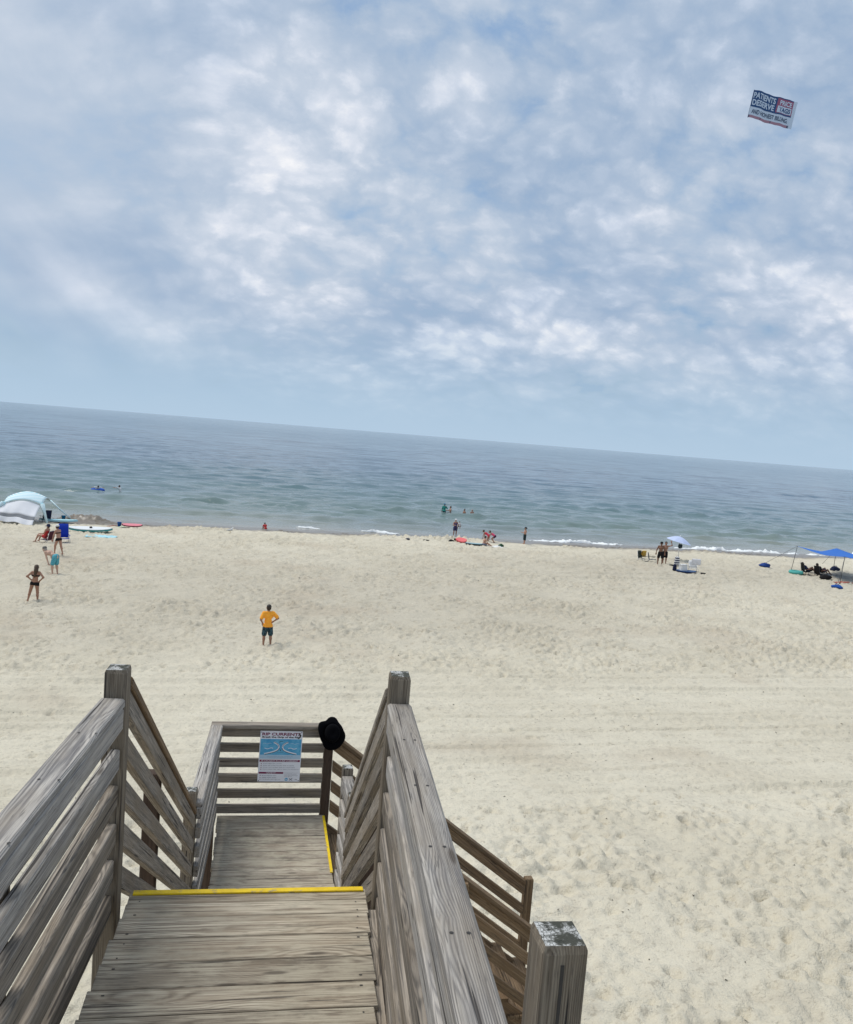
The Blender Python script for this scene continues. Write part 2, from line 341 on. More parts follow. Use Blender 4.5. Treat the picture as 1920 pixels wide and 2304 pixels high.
def sand_material():
    m = bpy.data.materials.new('beach_sand'); m.use_nodes = True; N = NT(m.node_tree); b = N.n['Principled BSDF']
    tc = N.new('ShaderNodeTexCoord').outputs['Object']; x, y, z = N.sep(tc)
    wet = N.new('ShaderNodeAttribute', attribute_name='wet').outputs['Fac']
    damp = N.new('ShaderNodeAttribute', attribute_name='damp').outputs['Fac']
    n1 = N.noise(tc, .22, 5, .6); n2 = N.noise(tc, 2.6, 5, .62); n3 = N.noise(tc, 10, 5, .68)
    col = N.mix(N.smooth(n1, .36, .66), (.655, .60, .475), (.595, .54, .42))
    col = N.mix(N.math('MULTIPLY', N.smooth(n2, .50, .74), .5), col, (.47, .42, .33))
    col = N.mix(N.math('MULTIPLY', N.smooth(n3, .545, .68), .55), col, (.34, .295, .225))  # footprint shade painted into the colour as dark mottling, along with sand speckle
    col = N.mix(N.math('MULTIPLY', damp, .50), col, (.42, .375, .295))  # broad darker patches: shade of the berm slope painted into the colour
    br = N.smooth(N.noise(N.vmath('ADD', tc, (-9.0, 3.0, 0)), .16, 3, .5), .56, .70)
    col = N.mix(N.math('MULTIPLY', br, .35), col, (.45, .375, .28))
    col = N.mix(wet, col, (.21, .18, .145))
    N.put(b.inputs['Base Color'], col)
    N.put(b.inputs['Roughness'], N.math('MULTIPLY_ADD', wet, -.62, .92)); b.inputs['Specular IOR Level'].default_value = .3
    dry = N.math('SUBTRACT', 1.0, wet)
    h = N.math('ADD', N.math('MULTIPLY', N.noise(tc, 7.0, 5, .6), .7), N.math('MULTIPLY', N.noise(tc, 45, 3, .6), .18))
    N.put(b.inputs['Normal'], N.bump(h, N.math('MULTIPLY', dry, 1.0), .09))
    return m
def build_sand():
    ys = [-40.]
    while ys[-1] < 110:
        y = ys[-1]; ys.append(y+(1.0 if y < 3 else .045+.0018*y if y < 74 else .5))
    ys = np.array(ys); u = np.linspace(-1, 1, 800)
    X = ys[:, None]*.123*(ys[:, None] > 0)+u[None]*(9+.76*np.maximum(ys, 0))[:, None]; Y = np.repeat(ys[:, None], 800, 1)
    Z = ground(X, Y); P = np.stack([X, Y, Z], -1)
    me = grid_mesh('beach_sand', P)
    t = -X*sn+Y*cs
    s = X*cs+Y*sn
    edge = 66.0+.9*np.sin(s*.11)+.5*np.sin(s*.31+1)+.25*np.sin(s*.9)
    attr(me, 'wet', np.clip((t-edge)/1.3, 0, 1))
    attr(me, 'damp', np.clip((t-28)/4, 0, 1)*np.clip((64-t)/8, 0, 1)*np.clip(.55+.35*np.sin(s*.13+.4)*np.sin(t*.17+1)+.25*np.sin(s*.05-t*.11), 0, 1))
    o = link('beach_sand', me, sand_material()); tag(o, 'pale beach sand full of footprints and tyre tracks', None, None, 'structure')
    return o
build_sand()

# ------------------------------------------------------------------ sea
def build_sea():
    ts = [66.5]
    while ts[-1] < 1500: ts.append(ts[-1]*1.0042)
    while ts[-1] < 60000: ts.append(ts[-1]*1.35)
    t = np.array(ts)[:, None]; u = np.linspace(-1, 1, 430)[None]
    S = .277*t+u*(34+.80*t); T = np.repeat(t, 430, 1)
    dt = np.gradient(np.array(ts))[:, None]; dsx = (34+.8*t)*2/429
    Z = np.zeros_like(S)
    g = np.random.default_rng(5)
    for lam, amp in ((34, .10), (24, .09), (17, .075), (12, .06), (9, .08), (7, .078), (5.2, .074), (4, .068), (3, .058), (2.4, .046)):
        for _ in range(3):
            th = g.normal(0, .28 if lam > 10 else .5); l = lam*g.uniform(.8, 1.2); k = 2*math.pi/l
            ph = g.uniform(0, 6.28); kx, kt = k*math.sin(th), k*math.cos(th)
            fade = np.clip((l/dt-3.0)/3, 0, 1)*np.clip((l/np.maximum(abs(math.sin(th)), .12)/dsx-3)/3, 0, 1)
            env = .6+.6*np.sin(S*g.uniform(.01, .05)+T*g.uniform(.005, .03)+g.uniform(0, 6))
            w = np.sin(S*kx+T*kt+ph); Z += fade*amp*.62*env*(w+.28*np.cos(2*(S*kx+T*kt+ph)))
    Z *= np.clip((T-73)/14, .10, 1)
    # swells that steepen before the beach
    for s0, s1, tc_, h, wd in ((-4, 14, 95.0, .46, 1.7), (15, 38, 95.2, .44, 1.6), (42, 52, 92.0, .34, 1.4), (56, 72, 90.0, .36, 1.5), (-26, -10, 99.5, .34, 1.9), (44, 86, 117, .36, 2.6), (4, 30, 122, .26, 2.6), (-20, 0, 86, .16, 1.2), (68, 80, 96, .3, 1.6), (90, 120, 101, .32, 2), (12, 20, 84, .16, 1.0), (50, 70, 83, .18, 1.0)):
        m = 1/(1+np.exp(-(S-s0)/3.0))/(1+np.exp((S-s1)/3.0)); c = tc_-.10*(S-s0)*.35+.7*np.sin(S*.33+tc_)+.3*np.sin(S*.9)
        D = T-c; wd *= .46; Z += m*1.25*h*(.62+.25*np.sin(S*.8+tc_)+.2*np.sin(S*2.1+tc_*3))*np.where(D < 0, np.exp(-(D/(wd*.45))**2), np.exp(-(D/(wd*1.7))**2))
    Z += SEA_Z
    X = S*cs-T*sn; Y = S*sn+T*cs
    depth = np.maximum(SEA_Z-np.interp(T, _tt, _zs), -.2); depth = np.where(T > 190, 5.5, depth)
    me = grid_mesh('sea', np.stack([X, Y, Z], -1)); attr(me, 'depth', depth); attr(me, 'along', S); attr(me, 'out', T)
    m = bpy.data.materials.new('sea_water'); m.use_nodes = True; N = NT(m.node_tree); b = N.n['Principled BSDF']
    A = lambda n: N.new('ShaderNodeAttribute', attribute_name=n).outputs['Fac']
    d, s, o_ = A('depth'), A('along'), A('out')
    pat = N.noise(N.comb(N.math('MULTIPLY', s, .012), N.math('MULTIPLY', o_, .035), 0), 1.0, 3, .5)
    col = N.ramp(N.math('MULTIPLY', d, .2), [(0.0, (.30, .27, .21)), (.05, (.22, .235, .19)), (.16, (.16, .215, .195)), (.42, (.105, .175, .19)), (1.0, (.075, .135, .185))])
    col = N.mix(N.math('MULTIPLY', N.smooth(pat, .4, .65), .3), col, (.08, .14, .185))
    N.put(b.inputs['Base Color'], col); b.inputs['IOR'].default_value = 1.33; b.inputs['Roughness'].default_value = .10
    far = N.smooth(o_, 120, 900)
    v1 = N.comb(N.math('MULTIPLY', s, .33), o_, 0.0)
    h1 = N.noise(v1, .55, 4, .6, .3); h2 = N.noise(v1, 2.1, 4, .6, .2)
    h3 = N.noise(N.comb(N.math('MULTIPLY', s, .05), N.math('MULTIPLY', o_, .13), 2.0), 1.0, 5, .62)
    nrm = N.bump(h1, N.math('MULTIPLY_ADD', far, .35, .45), .32)
    nrm = N.bump(h2, .6, .11, nrm)
    nrm = N.bump(h3, N.math('MULTIPLY', far, .85), 1.7, nrm)
    N.put(b.inputs['Normal'], nrm)
    tag(link('sea', me, m), 'blue green sea with low swells reaching to the horizon', None, None, 'structure')
build_sea()

FOAM = plain('foam', (.86, .88, .88), .75, .06, 6, bump=.4)
def foam(s0, s1, t0, h, wd, seed, label, slope=0.0):
    g = np.random.default_rng(seed); n = int((s1-s0)/.16); k = 10
    s = np.linspace(s0, s1, n); env = np.clip(np.minimum(s-s0, s1-s)/1.4, 0, 1)**.7
    def rnd1(l): 
        q = np.interp(s, np.arange(s0-2*l, s1+3*l, l), g.normal(size=len(np.arange(s0-2*l, s1+3*l, l)))); return q
    hh = h*env*np.clip(.75+.35*rnd1(2.1)+.30*rnd1(.55)+.18*rnd1(.2), .35, 1.5)
    c = t0+slope*(s-s0)+.35*rnd1(3.0)+.10*rnd1(.8); ww = wd*env*np.clip(1+.3*rnd1(1.1)+.2*rnd1(.3), .25, 1.8)
    ph = np.linspace(0, math.pi, k)
    jit = 1+.16*g.normal(size=(n, k))
    T = c[:, None]-np.cos(ph)[None]*ww[:, None]*jit; Z = SEA_Z-.02+np.sin(ph)[None]*hh[:, None]*jit
    S = np.repeat(s[:, None], k, 1)+.05*g.normal(size=(n, k))
    P = np.stack([S*cs-T*sn, S*sn+T*cs, Z], -1)
    tag(link('breaker_foam', grid_mesh('breaker_foam', P), FOAM), label, 'foam', None, 'stuff')
foam(30.6, 40.5, 73.9, .25, .48, 1, 'white foam of the small breaker beside the man in the black hat')
foam(45.0, 62.5, 73.2, .26, .5, 2, 'long white foam line breaking behind the blue canopy', -.06)
foam(63.5, 78, 72.6, .36, .5, 9, 'white foam line at the right edge of the shore', -.03)
foam(9.0, 11.6, 75.2, .24, .3, 3, 'short white foam patch left of centre')
foam(14.6, 18.6, 74.2, .20, .28, 4, 'thin white foam line near the centre of the shore')
foam(-6, 4, 71.6, .06, .35, 5, 'thin lacy foam edge near the red bodyboard')
foam(-30, -12, 73.6, .10, .3, 6, 'thin foam edge behind the white tent')

# ------------------------------------------------------------------ wooden staircase
STAIR = empty('beach_staircase', (-.2, 4.0, -3.6))
tag(STAIR, 'weathered wooden staircase with railings and two landings going down to the beach', 'staircase')
def add_solid(name, verts, mat, parent, xa, up_hint, bevel=.004, faces=None):
    """verts in world metres; object frame follows the board so the grain does too"""
    vs = [Vector(v) for v in verts]; c = sum(vs, Vector())/len(vs)
    X, Y, Z = frame(xa, up_hint); M = Matrix((X, Y, Z)).transposed()
    bm = bmesh.new(); Mi = M.transposed(); b = [bm.verts.new(Mi @ (v-c)) for v in vs]
    for q in faces or ((0, 1, 2, 3), (7, 6, 5, 4), (0, 4, 5, 1), (1, 5, 6, 2), (2, 6, 7, 3), (3, 7, 4, 0)): bm.faces.new([b[i] for i in q])
    bmesh.ops.recalc_face_normals(bm, faces=bm.faces)
    if bevel: bmesh.ops.bevel(bm, geom=list(bm.edges), offset=bevel, segments=1, profile=.5, affect='EDGES')
    me = bpy.data.meshes.new(name); bm.to_mesh(me); bm.free(); me.materials.append(mat)
    o = bpy.data.objects.new(name, me); COL.objects.link(o)
    pl = Vector()
    q = parent
    while q is not None: pl = pl+q.location if q.type == 'EMPTY' else pl+q.location; q = q.parent
    o.parent = parent
    if parent is not None and parent.type == 'MESH':
        pm = Matrix.Translation(parent.parent.location) @ parent.matrix_basis
        o.matrix_basis = pm.inverted() @ (Matrix.Translation(c) @ M.to_4x4())
    else:
        o.matrix_basis = Matrix.Translation(c-(parent.location if parent else Vector())) @ M.to_4x4()
    return o
def plank(name, p0, p1, w, t, mat, parent, side, bevel=.004):
    """p0,p1: centres of the two end faces; w along 'side', t across it"""
    p0, p1 = Vector(p0), Vector(p1); d = (p1-p0).normalized(); S = Vector(side); S = (S-d*S.dot(d)).normalized(); T = d.cross(S)
    q = [S*(a*w/2)+T*(b*t/2) for a, b in ((-1, -1), (1, -1), (1, 1), (-1, 1))]
    return add_solid(name, [p0+k for k in q]+[p1+k for k in q], mat, parent, d, T if abs(T.z) > .3 or abs(S.z) < .3 else S, bevel)
def slope_board(name, A, B, drop, h, thick, side, mat, parent, bevel=.004):
    """board with plumb-cut ends: A,B points on the guide line, top 'drop' below it, vertical height h"""
    A, B, S = Vector(A), Vector(B), Vector(side).normalized()*thick; dz = Vector((0, 0, -drop)); hz = Vector((0, 0, -h))
    a = [A+dz, A+dz+S, A+dz+S+hz, A+dz+hz]; b = [B+dz, B+dz+S, B+dz+S+hz, B+dz+hz]
    return add_solid(name, a+b, mat, parent, (B-A), (0, 0, 1), bevel)
def post(cx, cy, zb, zt, mat, parent=STAIR, w=.089, rz=0.0, lean=(0, 0), name='post'):
    bm = bmesh.new(); h = (zt-zb)/2; k = w/2; c = .012
    bot = [bm.verts.new((-h, x, y)) for x, y in ((-k, -k), (k, -k), (k, k), (-k, k))]
    mid = [bm.verts.new((h-c*1.3, x, y)) for x, y in ((-k, -k), (k, -k), (k, k), (-k, k))]
    top = [bm.verts.new((h+random.uniform(-.002, .002), x*.88, y*.88)) for x, y in ((-k, -k), (k, -k), (k, k), (-k, k))]
    for A, B in ((bot, mid), (mid, top)):
        for i in range(4): bm.faces.new((A[i], A[(i+1) % 4], B[(i+1) % 4], B[i]))
    bm.faces.new(top); bm.faces.new(bot[::-1])
    bmesh.ops.recalc_face_normals(bm, faces=bm.faces)
    ve = [e for e in bm.edges if abs(e.verts[0].co.x-e.verts[1].co.x) > .1]
    bmesh.ops.bevel(bm, geom=ve, offset=.007, segments=2, profile=.5, affect='EDGES')
    me = bpy.data.meshes.new(name); bm.to_mesh(me); bm.free(); me.materials.append(mat)
    o = bpy.data.objects.new(name, me); COL.objects.link(o); o.parent = parent
    X = Vector((lean[0], lean[1], 1)).normalized(); Y = Vector((math.cos(rz), math.sin(rz), 0)); Y = (Y-X*Y.dot(X)).normalized(); Z = X.cross(Y)
    o.matrix_basis = Matrix.Translation(Vector((cx, cy, (zb+zt)/2))-parent.location) @ Matrix((X, Y, Z)).transposed().to_4x4()
    return o
NAILS = bmesh.new()
def nail(p, n=(0, 0, 1), r=.0045):
    X, Y, Z = frame((1, .01, .02) if abs(n[0]) < .9 else (0, 1, 0), n); c = Vector(p)+Vector(n)*.0012
    vs = [NAILS.verts.new(c+(X*math.cos(k*math.pi/3)+Y*math.sin(k*math.pi/3))*r) for k in range(6)]; NAILS.faces.new(vs)

def build_upper():
    xl, xr = -.684, .322; sk = .066
    edges = [3.556, 3.468, 3.362, 3.222, 3.070, 2.922, 2.780]
    while edges[-1] > -1.6: edges.append(edges[-1]-.1435-random.uniform(-.002, .003))
    fr = add_solid('landing_frame', [(xl+.03, -1.5, -.26), (xl+.075, -1.5, -.26), (xl+.075, -1.5, -.046), (xl+.03, -1.5, -.046), (xl+.03, 3.42, -.26), (xl+.075, 3.42, -.26), (xl+.075, 3.42, -.046), (xl+.03, 3.42, -.046)], W_DARK, STAIR, (0, 1, 0), (0, 0, 1))
    f2 = plank('rim_joist', (xr+.006, -1.5, -.145), (xr+.006, 3.46, -.145), .038, .24, W_RAIL, STAIR, (1, 0, 0))
    for i, (a, b) in enumerate(zip(edges, edges[1:])):
        g = .0035+random.uniform(0, .002); j = random.uniform(-.004, .004); dz = random.uniform(-.002, .002); c = (a+b)/2; w = a-b-g
        yl = c-.5*sk+.004; yr = c+.5*sk-.0; 
        plank('plank', (xl+j, yl, -.020+dz), (xr-.012+random.uniform(-.006, .006), yr, -.020+dz), w, .038, W_DECK, fr, (0, 1, 0), .003)
        for x in (xl+.05, xl+.055, xr-.06, xr-.065):
            nail((x, c+sk*(x+.18)+random.choice((-.3, .3))*w, dz-.0005), r=.0038)
    # painted nosing strip on the first plank
    plank('yellow_edge_strip', (xl+.012, 3.556-.5*sk-.014+.004, .0022), (xr-.03, 3.556+.5*sk-.014-.002, .0022), .030, .0075, YELLOW, STAIR, (0, 1, 0), .001)
build_upper()

def level_rail(s, y0, y1, tops, cap_z, xn, xf, width):
    """xn, xf: x of the inner face at the near and far end; boards lie on the s side of it"""
    w = width
    plank('top_rail', (xn+s*(w/2-.014), y0, cap_z-.02), (xf+s*(w/2-.014), y1, cap_z-.02), w, .040, W_CAP, STAIR, (1, 0, 0), .009)
    plank('rail', (xn+s*.009, y0, cap_z-.0875), (xf+s*.009, y1, cap_z-.0875), .089, .038, W_CAP, STAIR, (0, 0, 1), .006)
    for k, zt in enumerate(tops):
        h = .089+random.uniform(-.002, .002)
        plank('rail', (xn+s*.019, y0, zt-.0445), (xf+s*.019+random.uniform(-.003, .003), y1, zt-.0445+random.uniform(-.004, .004)), h, .038, W_RAIL if k > 0 else W_CAP, STAIR, (0, 0, 1), .005)
LT = (.630, .472, .312, .155, .000)
level_rail(-1, -1.3, 3.498, LT, .842, -.812, -.752, .100)
level_rail(1, -1.3, 3.498, tuple(z+.01 for z in LT), .868, .349, .343, .102)
post(-.772, 3.545, -4.9, .955, W_POST, lean=(-.004, 0)); post(.378, 3.545, -4.9, .982, W_POST)
post(.500, 1.49, -3.6, 1.085, W_POST, rz=R(3)); post(-.858, 2.42, -3.8, .795, W_POST); post(-.872, .9, -3.6, .795, W_POST)
# long check in the near post
add_solid('post_crack', [(.4965, 1.4435, .50), (.5005, 1.4435, .50), (.5005, 1.4475, .50), (.4965, 1.4475, .50), (.494, 1.4435, 1.05), (.5005, 1.4435, 1.05), (.5005, 1.4475, 1.05), (.494, 1.4475, 1.05)], NAIL, STAIR, (0, 0, 1), (0, 1, 0), 0)
for y in np.arange(.2, 3.4, .41):
    for x in (-.03, .03): nail((-.834+.0125*(y+1.3)+x, y+.02, .8422), r=.0055)
    for x in (.362, .402): nail((x, y, .8682), r=.0055)

def flight(x_l, x_r, yA, yB, zA, zB):
    # rails of the first flight
    for s, xa, xb in ((-1, -.745, x_l), (1, .336, x_r)):
        A, B = (xa, yA, zA), (xb, yB, zB)
        slope_board('top_rail', (xa-s*.012, yA, zA), (xb-s*.012, yB, zB), 0, .047, .098, (s, 0, 0), W_BROWN if s < 0 else W_RAIL, STAIR, .006)
        for k, dr in enumerate((.052, .245, .437, .629, .82)):
            slope_board('rail', A, B, dr, .107, .038, (s, 0, 0), W_RAIL, STAIR)
flight(-.795, .342, 3.594, 6.372, .905, -.945)
post(-.838, 6.42, -5.6, -.815, W_POST); post(.398, 6.42, -5.6, -.82, W_POST)
post(-.880, 5.02, -5.2, -.10, W_DARK); post(.428, 5.02, -5.2, -.10, W_DARK)
def steps(origin, du, dv, width, n, rise, run, ztop, mat, thick=.038, fname='stringer'):
    """origin: corner at the top edge, du: direction of descent, dv: across"""
    O, du, dv = Vector(origin), Vector(du), Vector(dv)
    L = n*run; st = None
    for k, off in enumerate((.04, width-.08)):
        a = O+dv*off; b = a+du*L; z0 = ztop; z1 = ztop-n*rise
        vs = [Vector((a.x, a.y, z0-.05)), Vector((a.x, a.y, z0-.05))+dv*.04, Vector((a.x, a.y, z0-.30))+dv*.04, Vector((a.x, a.y, z0-.30)),
              Vector((b.x, b.y, z1-.05+rise))-Vector((0, 0, rise)), Vector((b.x, b.y, z1-.05))+dv*.04, Vector((b.x, b.y, z1-.30))+dv*.04, Vector((b.x, b.y, z1-.30))]
        s_ = add_solid(fname, vs, mat, STAIR, vs[4]-vs[0], (0, 0, 1)); st = st or s_
    for i in range(n-1):
        z = ztop-(i+1)*rise
        for h in (0, 1):
            c = O+du*(i*run+.005+run*(.25+.5*h)); w = run*.5-.006
            plank('tread', Vector((c.x, c.y, z-.019))+dv*.01, Vector((c.x, c.y, z-.019))+dv*(width-.01), w, thick, mat, st, du, .003)
steps((-.70, 3.50, 0), (0, 1, 0), (1, 0, 0), 1.0, 10, .18, .285, 0, W_LAND)

# lower landing, turned a little
LR = R(4.0); LO = Vector((-.80, 8.13, 0)); La = Vector((math.cos(LR), math.sin(LR), 0)); Lb = Vector((-math.sin(LR), math.cos(LR), 0))
def LL(a, b, z=0): return LO+La*a+Lb*b+Vector((0, 0, z))
LZ = -1.82; LW = 1.03; LN = -1.86
def build_lower():
    fr = plank('landing_frame', LL(.03, -.01, LZ-.15), LL(.03, LN, LZ-.15), .04, .20, W_DARK, STAIR, La)
    plank('rim_joist', LL(LW-.02, -.01, LZ-.15), LL(LW-.02, LN, LZ-.15), .04, .20, W_DARK, STAIR, La)
    b = -.004
    while b > LN:
        w = .139+random.uniform(-.002, .002); dz = random.uniform(-.002, .002)
        plank('plank', LL(random.uniform(-.004, .01), b-w/2, LZ-.02+dz), LL(LW+random.uniform(-.006, .004), b-w/2, LZ-.02+dz), w, .038, W_LAND, fr, Lb, .003)
        b -= w+.004
    plank('yellow_edge_strip', LL(LW-.008, -.03, LZ+.0025), LL(LW-.008, -1.12, LZ+.0025), .024, .0075, YELLOW, STAIR, La, .001)
    cz = LZ+.915
    tops = [LZ+v for v in (.72, .568, .413, .258, .103)]
    # far railing
    plank('top_rail', LL(-.11, .02, cz-.02), LL(LW-.05, .02, cz-.02), .11, .038, W_RAIL, STAIR, Lb, .006)
    plank('rail', LL(-.05, .02, cz-.085), LL(LW-.06, .02, cz-.085), .089, .038, W_RAIL, STAIR, (0, 0, 1))
    for z in tops: plank('rail', LL(-.05, .02, z-.044), LL(LW-.04, .02, z-.044), .086, .038, W_RAIL, STAIR, (0, 0, 1))
    # left railing
    plank('top_rail', LL(-.055, -.037, cz-.018), LL(-.122, -1.74, cz-.018), .11, .040, W_CAP, STAIR, La, .008)
    plank('rail', LL(-.022, -.04, cz-.085), LL(-.092, -1.745, cz-.085), .089, .038, W_CAP, STAIR, (0, 0, 1))
    for z in tops: plank('rail', LL(-.03, -.04, z-.044), LL(-.092, -1.745, z-.044), .089, .038, W_CAP, STAIR, (0, 0, 1))
    post(*LL(-.075, .06)[:2], -5.6, cz-.045, W_DARK, rz=LR)
    post(*LL(LW+.0, .045)[:2], -5.6, cz+.02, W_DARK, rz=LR)
    # short right railing beside the opening
    post(*LL(LW+.055, -1.20)[:2], -5.6, LZ+.985, W_POST, rz=LR)
    plank('top_rail', LL(LW+.050, -1.25, cz-.01), LL(LW+.06, -1.73, cz-.01), .092, .040, W_CAP, STAIR, La, .008)
    for z in [cz-.03]+tops: plank('rail', LL(LW+.018, -1.25, z-.044), LL(LW+.03, -1.73, z-.044), .089, .034, W_CAP, STAIR, (0, 0, 1))
build_lower()
# second flight, down to the right
def build_second():
    a0, a1 = LW+.05, 3.24; sl_ = .737
    steps(LL(LW, -1.14), La, Lb, 1.16, 10, .176, .242, LZ, W_BROWN)
    for b0, s in ((.005, 1), (-1.185, -1)):
        zA = LZ+.815; A = LL(a0, b0, zA); B = LL(a1-.045, b0, zA-(a1-.045-a0)*sl_)
        slope_board('top_rail', A-Lb*s*.012, B-Lb*s*.012, 0, .046, .095, Lb*s, W_BROWN, STAIR, .005)
        for dr in (.05, .265, .47, .675): slope_board('rail', A, B, dr, .11, .038, Lb*s, W_BROWN, STAIR)
        c = LL(a1, b0+s*.045); zt = zA-(a1-a0)*sl_+.05
        post(c.x, c.y, float(ground(c.x, c.y))-.6, zt, W_BROWN, rz=LR)
        c = LL((a0+a1)/2, b0+s*.085); post(c.x, c.y, float(ground(c.x, c.y))-.6, zA-(a1-a0)*sl_*.5-.04, W_BROWN, rz=LR)
build_second()
nm = bm_mesh('nail_heads', NAILS); no = link('nail_heads', nm, NAIL, STAIR); no.location = -STAIR.location; no['kind'] = 'stuff'

# ------------------------------------------------------------------ people: one continuous surface each, grown from a distance field
def surface_net(f, lo, hi, h):
    n = [int(math.ceil((hi[i]-lo[i])/h))+1 for i in range(3)]
    ax = [lo[i]+np.arange(n[i])*h for i in range(3)]
    G = np.stack(np.meshgrid(*ax, indexing='ij'), -1); V = f(G.reshape(-1, 3)).reshape(n)
    inside = V < 0
    cnt = np.zeros([k-1 for k in n], int); acc = np.zeros([k-1 for k in n]+[3]); ne = np.zeros([k-1 for k in n])
    C = [(0, 0, 0), (1, 0, 0), (0, 1, 0), (1, 1, 0), (0, 0, 1), (1, 0, 1), (0, 1, 1), (1, 1, 1)]
    sl_ = lambda c: tuple(slice(c[i], n[i]-1+c[i]) for i in range(3))
    for i in range(8):
        cnt += inside[sl_(C[i])]
        for j in range(i+1, 8):
            if sum(abs(C[i][k]-C[j][k]) for k in range(3)) != 1: continue
            a, b = V[sl_(C[i])], V[sl_(C[j])]; m = (a < 0) != (b < 0); t = np.where(m, a/np.where(a-b == 0, 1, a-b), 0)
            for k in range(3): acc[..., k] += np.where(m, C[i][k]+t*(C[j][k]-C[i][k]), 0)
            ne += m
    act = (cnt > 0) & (cnt < 8); idx = -np.ones(act.shape, int); w = np.argwhere(act); idx[act] = np.arange(len(w))
    verts = np.array(lo)+h*(w+acc[act]/ne[act][:, None])
    faces = []
    for d in range(3):
        e1, e2 = [(1, 2), (2, 0), (0, 1)][d]
        a = inside[tuple(slice(0, n[k]-1) if k == d else slice(1, n[k]-1) for k in range(3))]
        b = inside[tuple(slice(1, n[k]) if k == d else slice(1, n[k]-1) for k in range(3))]
        for cond, flip in ((a & ~b, False), (~a & b, True)):
            p = np.argwhere(cond)
            if len(p) == 0: continue
            for k in range(3):
                if k != d: p[:, k] += 1
            def g(o1, o2):
                q = p.copy(); q[:, e1] -= o1; q[:, e2] -= o2; return idx[q[:, 0], q[:, 1], q[:, 2]]
            Q = np.stack([g(1, 1), g(0, 1), g(0, 0), g(1, 0)], 1)
            faces.append(Q[:, ::-1] if flip else Q)
    F = np.concatenate(faces) if faces else np.zeros((0, 4), int)
    F = F[(F >= 0).all(1)]; return verts, F
def cap_sdf(p, a, b, ra, rb):
    a, b = np.array(a), np.array(b); ba = b-a; L = max(ba @ ba, 1e-9); t = np.clip(((p-a) @ ba)/L, 0, 1)
    return np.linalg.norm(p-a-t[:, None]*ba, axis=1)-(ra+(rb-ra)*t)
def field(prims, k):
    def f(p):
        d = None
        for q in prims:
            e = cap_sdf(p, *q)
            if d is None: d = e
            else:
                h = np.clip(.5+.5*(d-e)/k, 0, 1); d = d*(1-h)+e*h-k*h*(1-h)
        return d
    return f
def bounds(prims, pad):
    P = np.array([q[i] for q in prims for i in (0, 1)]); r = max(max(q[2], q[3]) for q in prims)
    lo = np.array([min(min(q[0][i]-q[2], q[1][i]-q[3]) for q in prims) for i in range(3)])-pad
    hi = np.array([max(max(q[0][i]+q[2], q[1][i]+q[3]) for q in prims) for i in range(3)])+pad
    return lo, hi
def net_obj(name, prims, k, h, mat, parent, clip=None, inflate=0.0):
    f0 = field(prims, k)
    def f(p):
        d = f0(p)-inflate
        if clip is not None:
            for (c, nrm) in clip: d = np.maximum(d, (p-np.array(c)) @ np.array(nrm))
        return d
    lo, hi = bounds(prims, 2.5*h+inflate)
    v, F = surface_net(f, lo, hi, h)
    me = bpy.data.meshes.new(name); me.from_pydata(v.tolist(), [], F.tolist()); me.update()
    return link(name, me, mat, parent, smooth=True)
def skin(name, c): return plain(name, c, .55, .08, 9, .35)
SK_TAN = skin('tanned_skin', (.36, .19, .125)); SK_FAIR = skin('fair_skin', (.60, .38, .28)); SK_DARK = skin('brown_skin', (.21, .105, .065)); SK_MID = skin('sunburnt_skin', (.46, .255, .18))
HAIR_D = plain('dark_hair', (.03, .022, .016), .5, .2, 60, .4, .5); HAIR_B = plain('brown_hair', (.085, .052, .03), .5, .25, 60, .4, .5); HAIR_L = plain('grey_hair', (.38, .36, .33), .6, .1, 60, .4, .4)
EYE_M = plain('eye', (.02, .015, .012), .3)
CLOTH = {}
def cloth(c, two=None):
    key = (c, two)
    if key not in CLOTH: CLOTH[key] = plain('cloth', c, .8, .10, 22, .2, .4, two)
    return CLOTH[key]
def V3(*a): return np.array(a, float)
def unit(v): v = np.array(v, float); return v/np.linalg.norm(v)
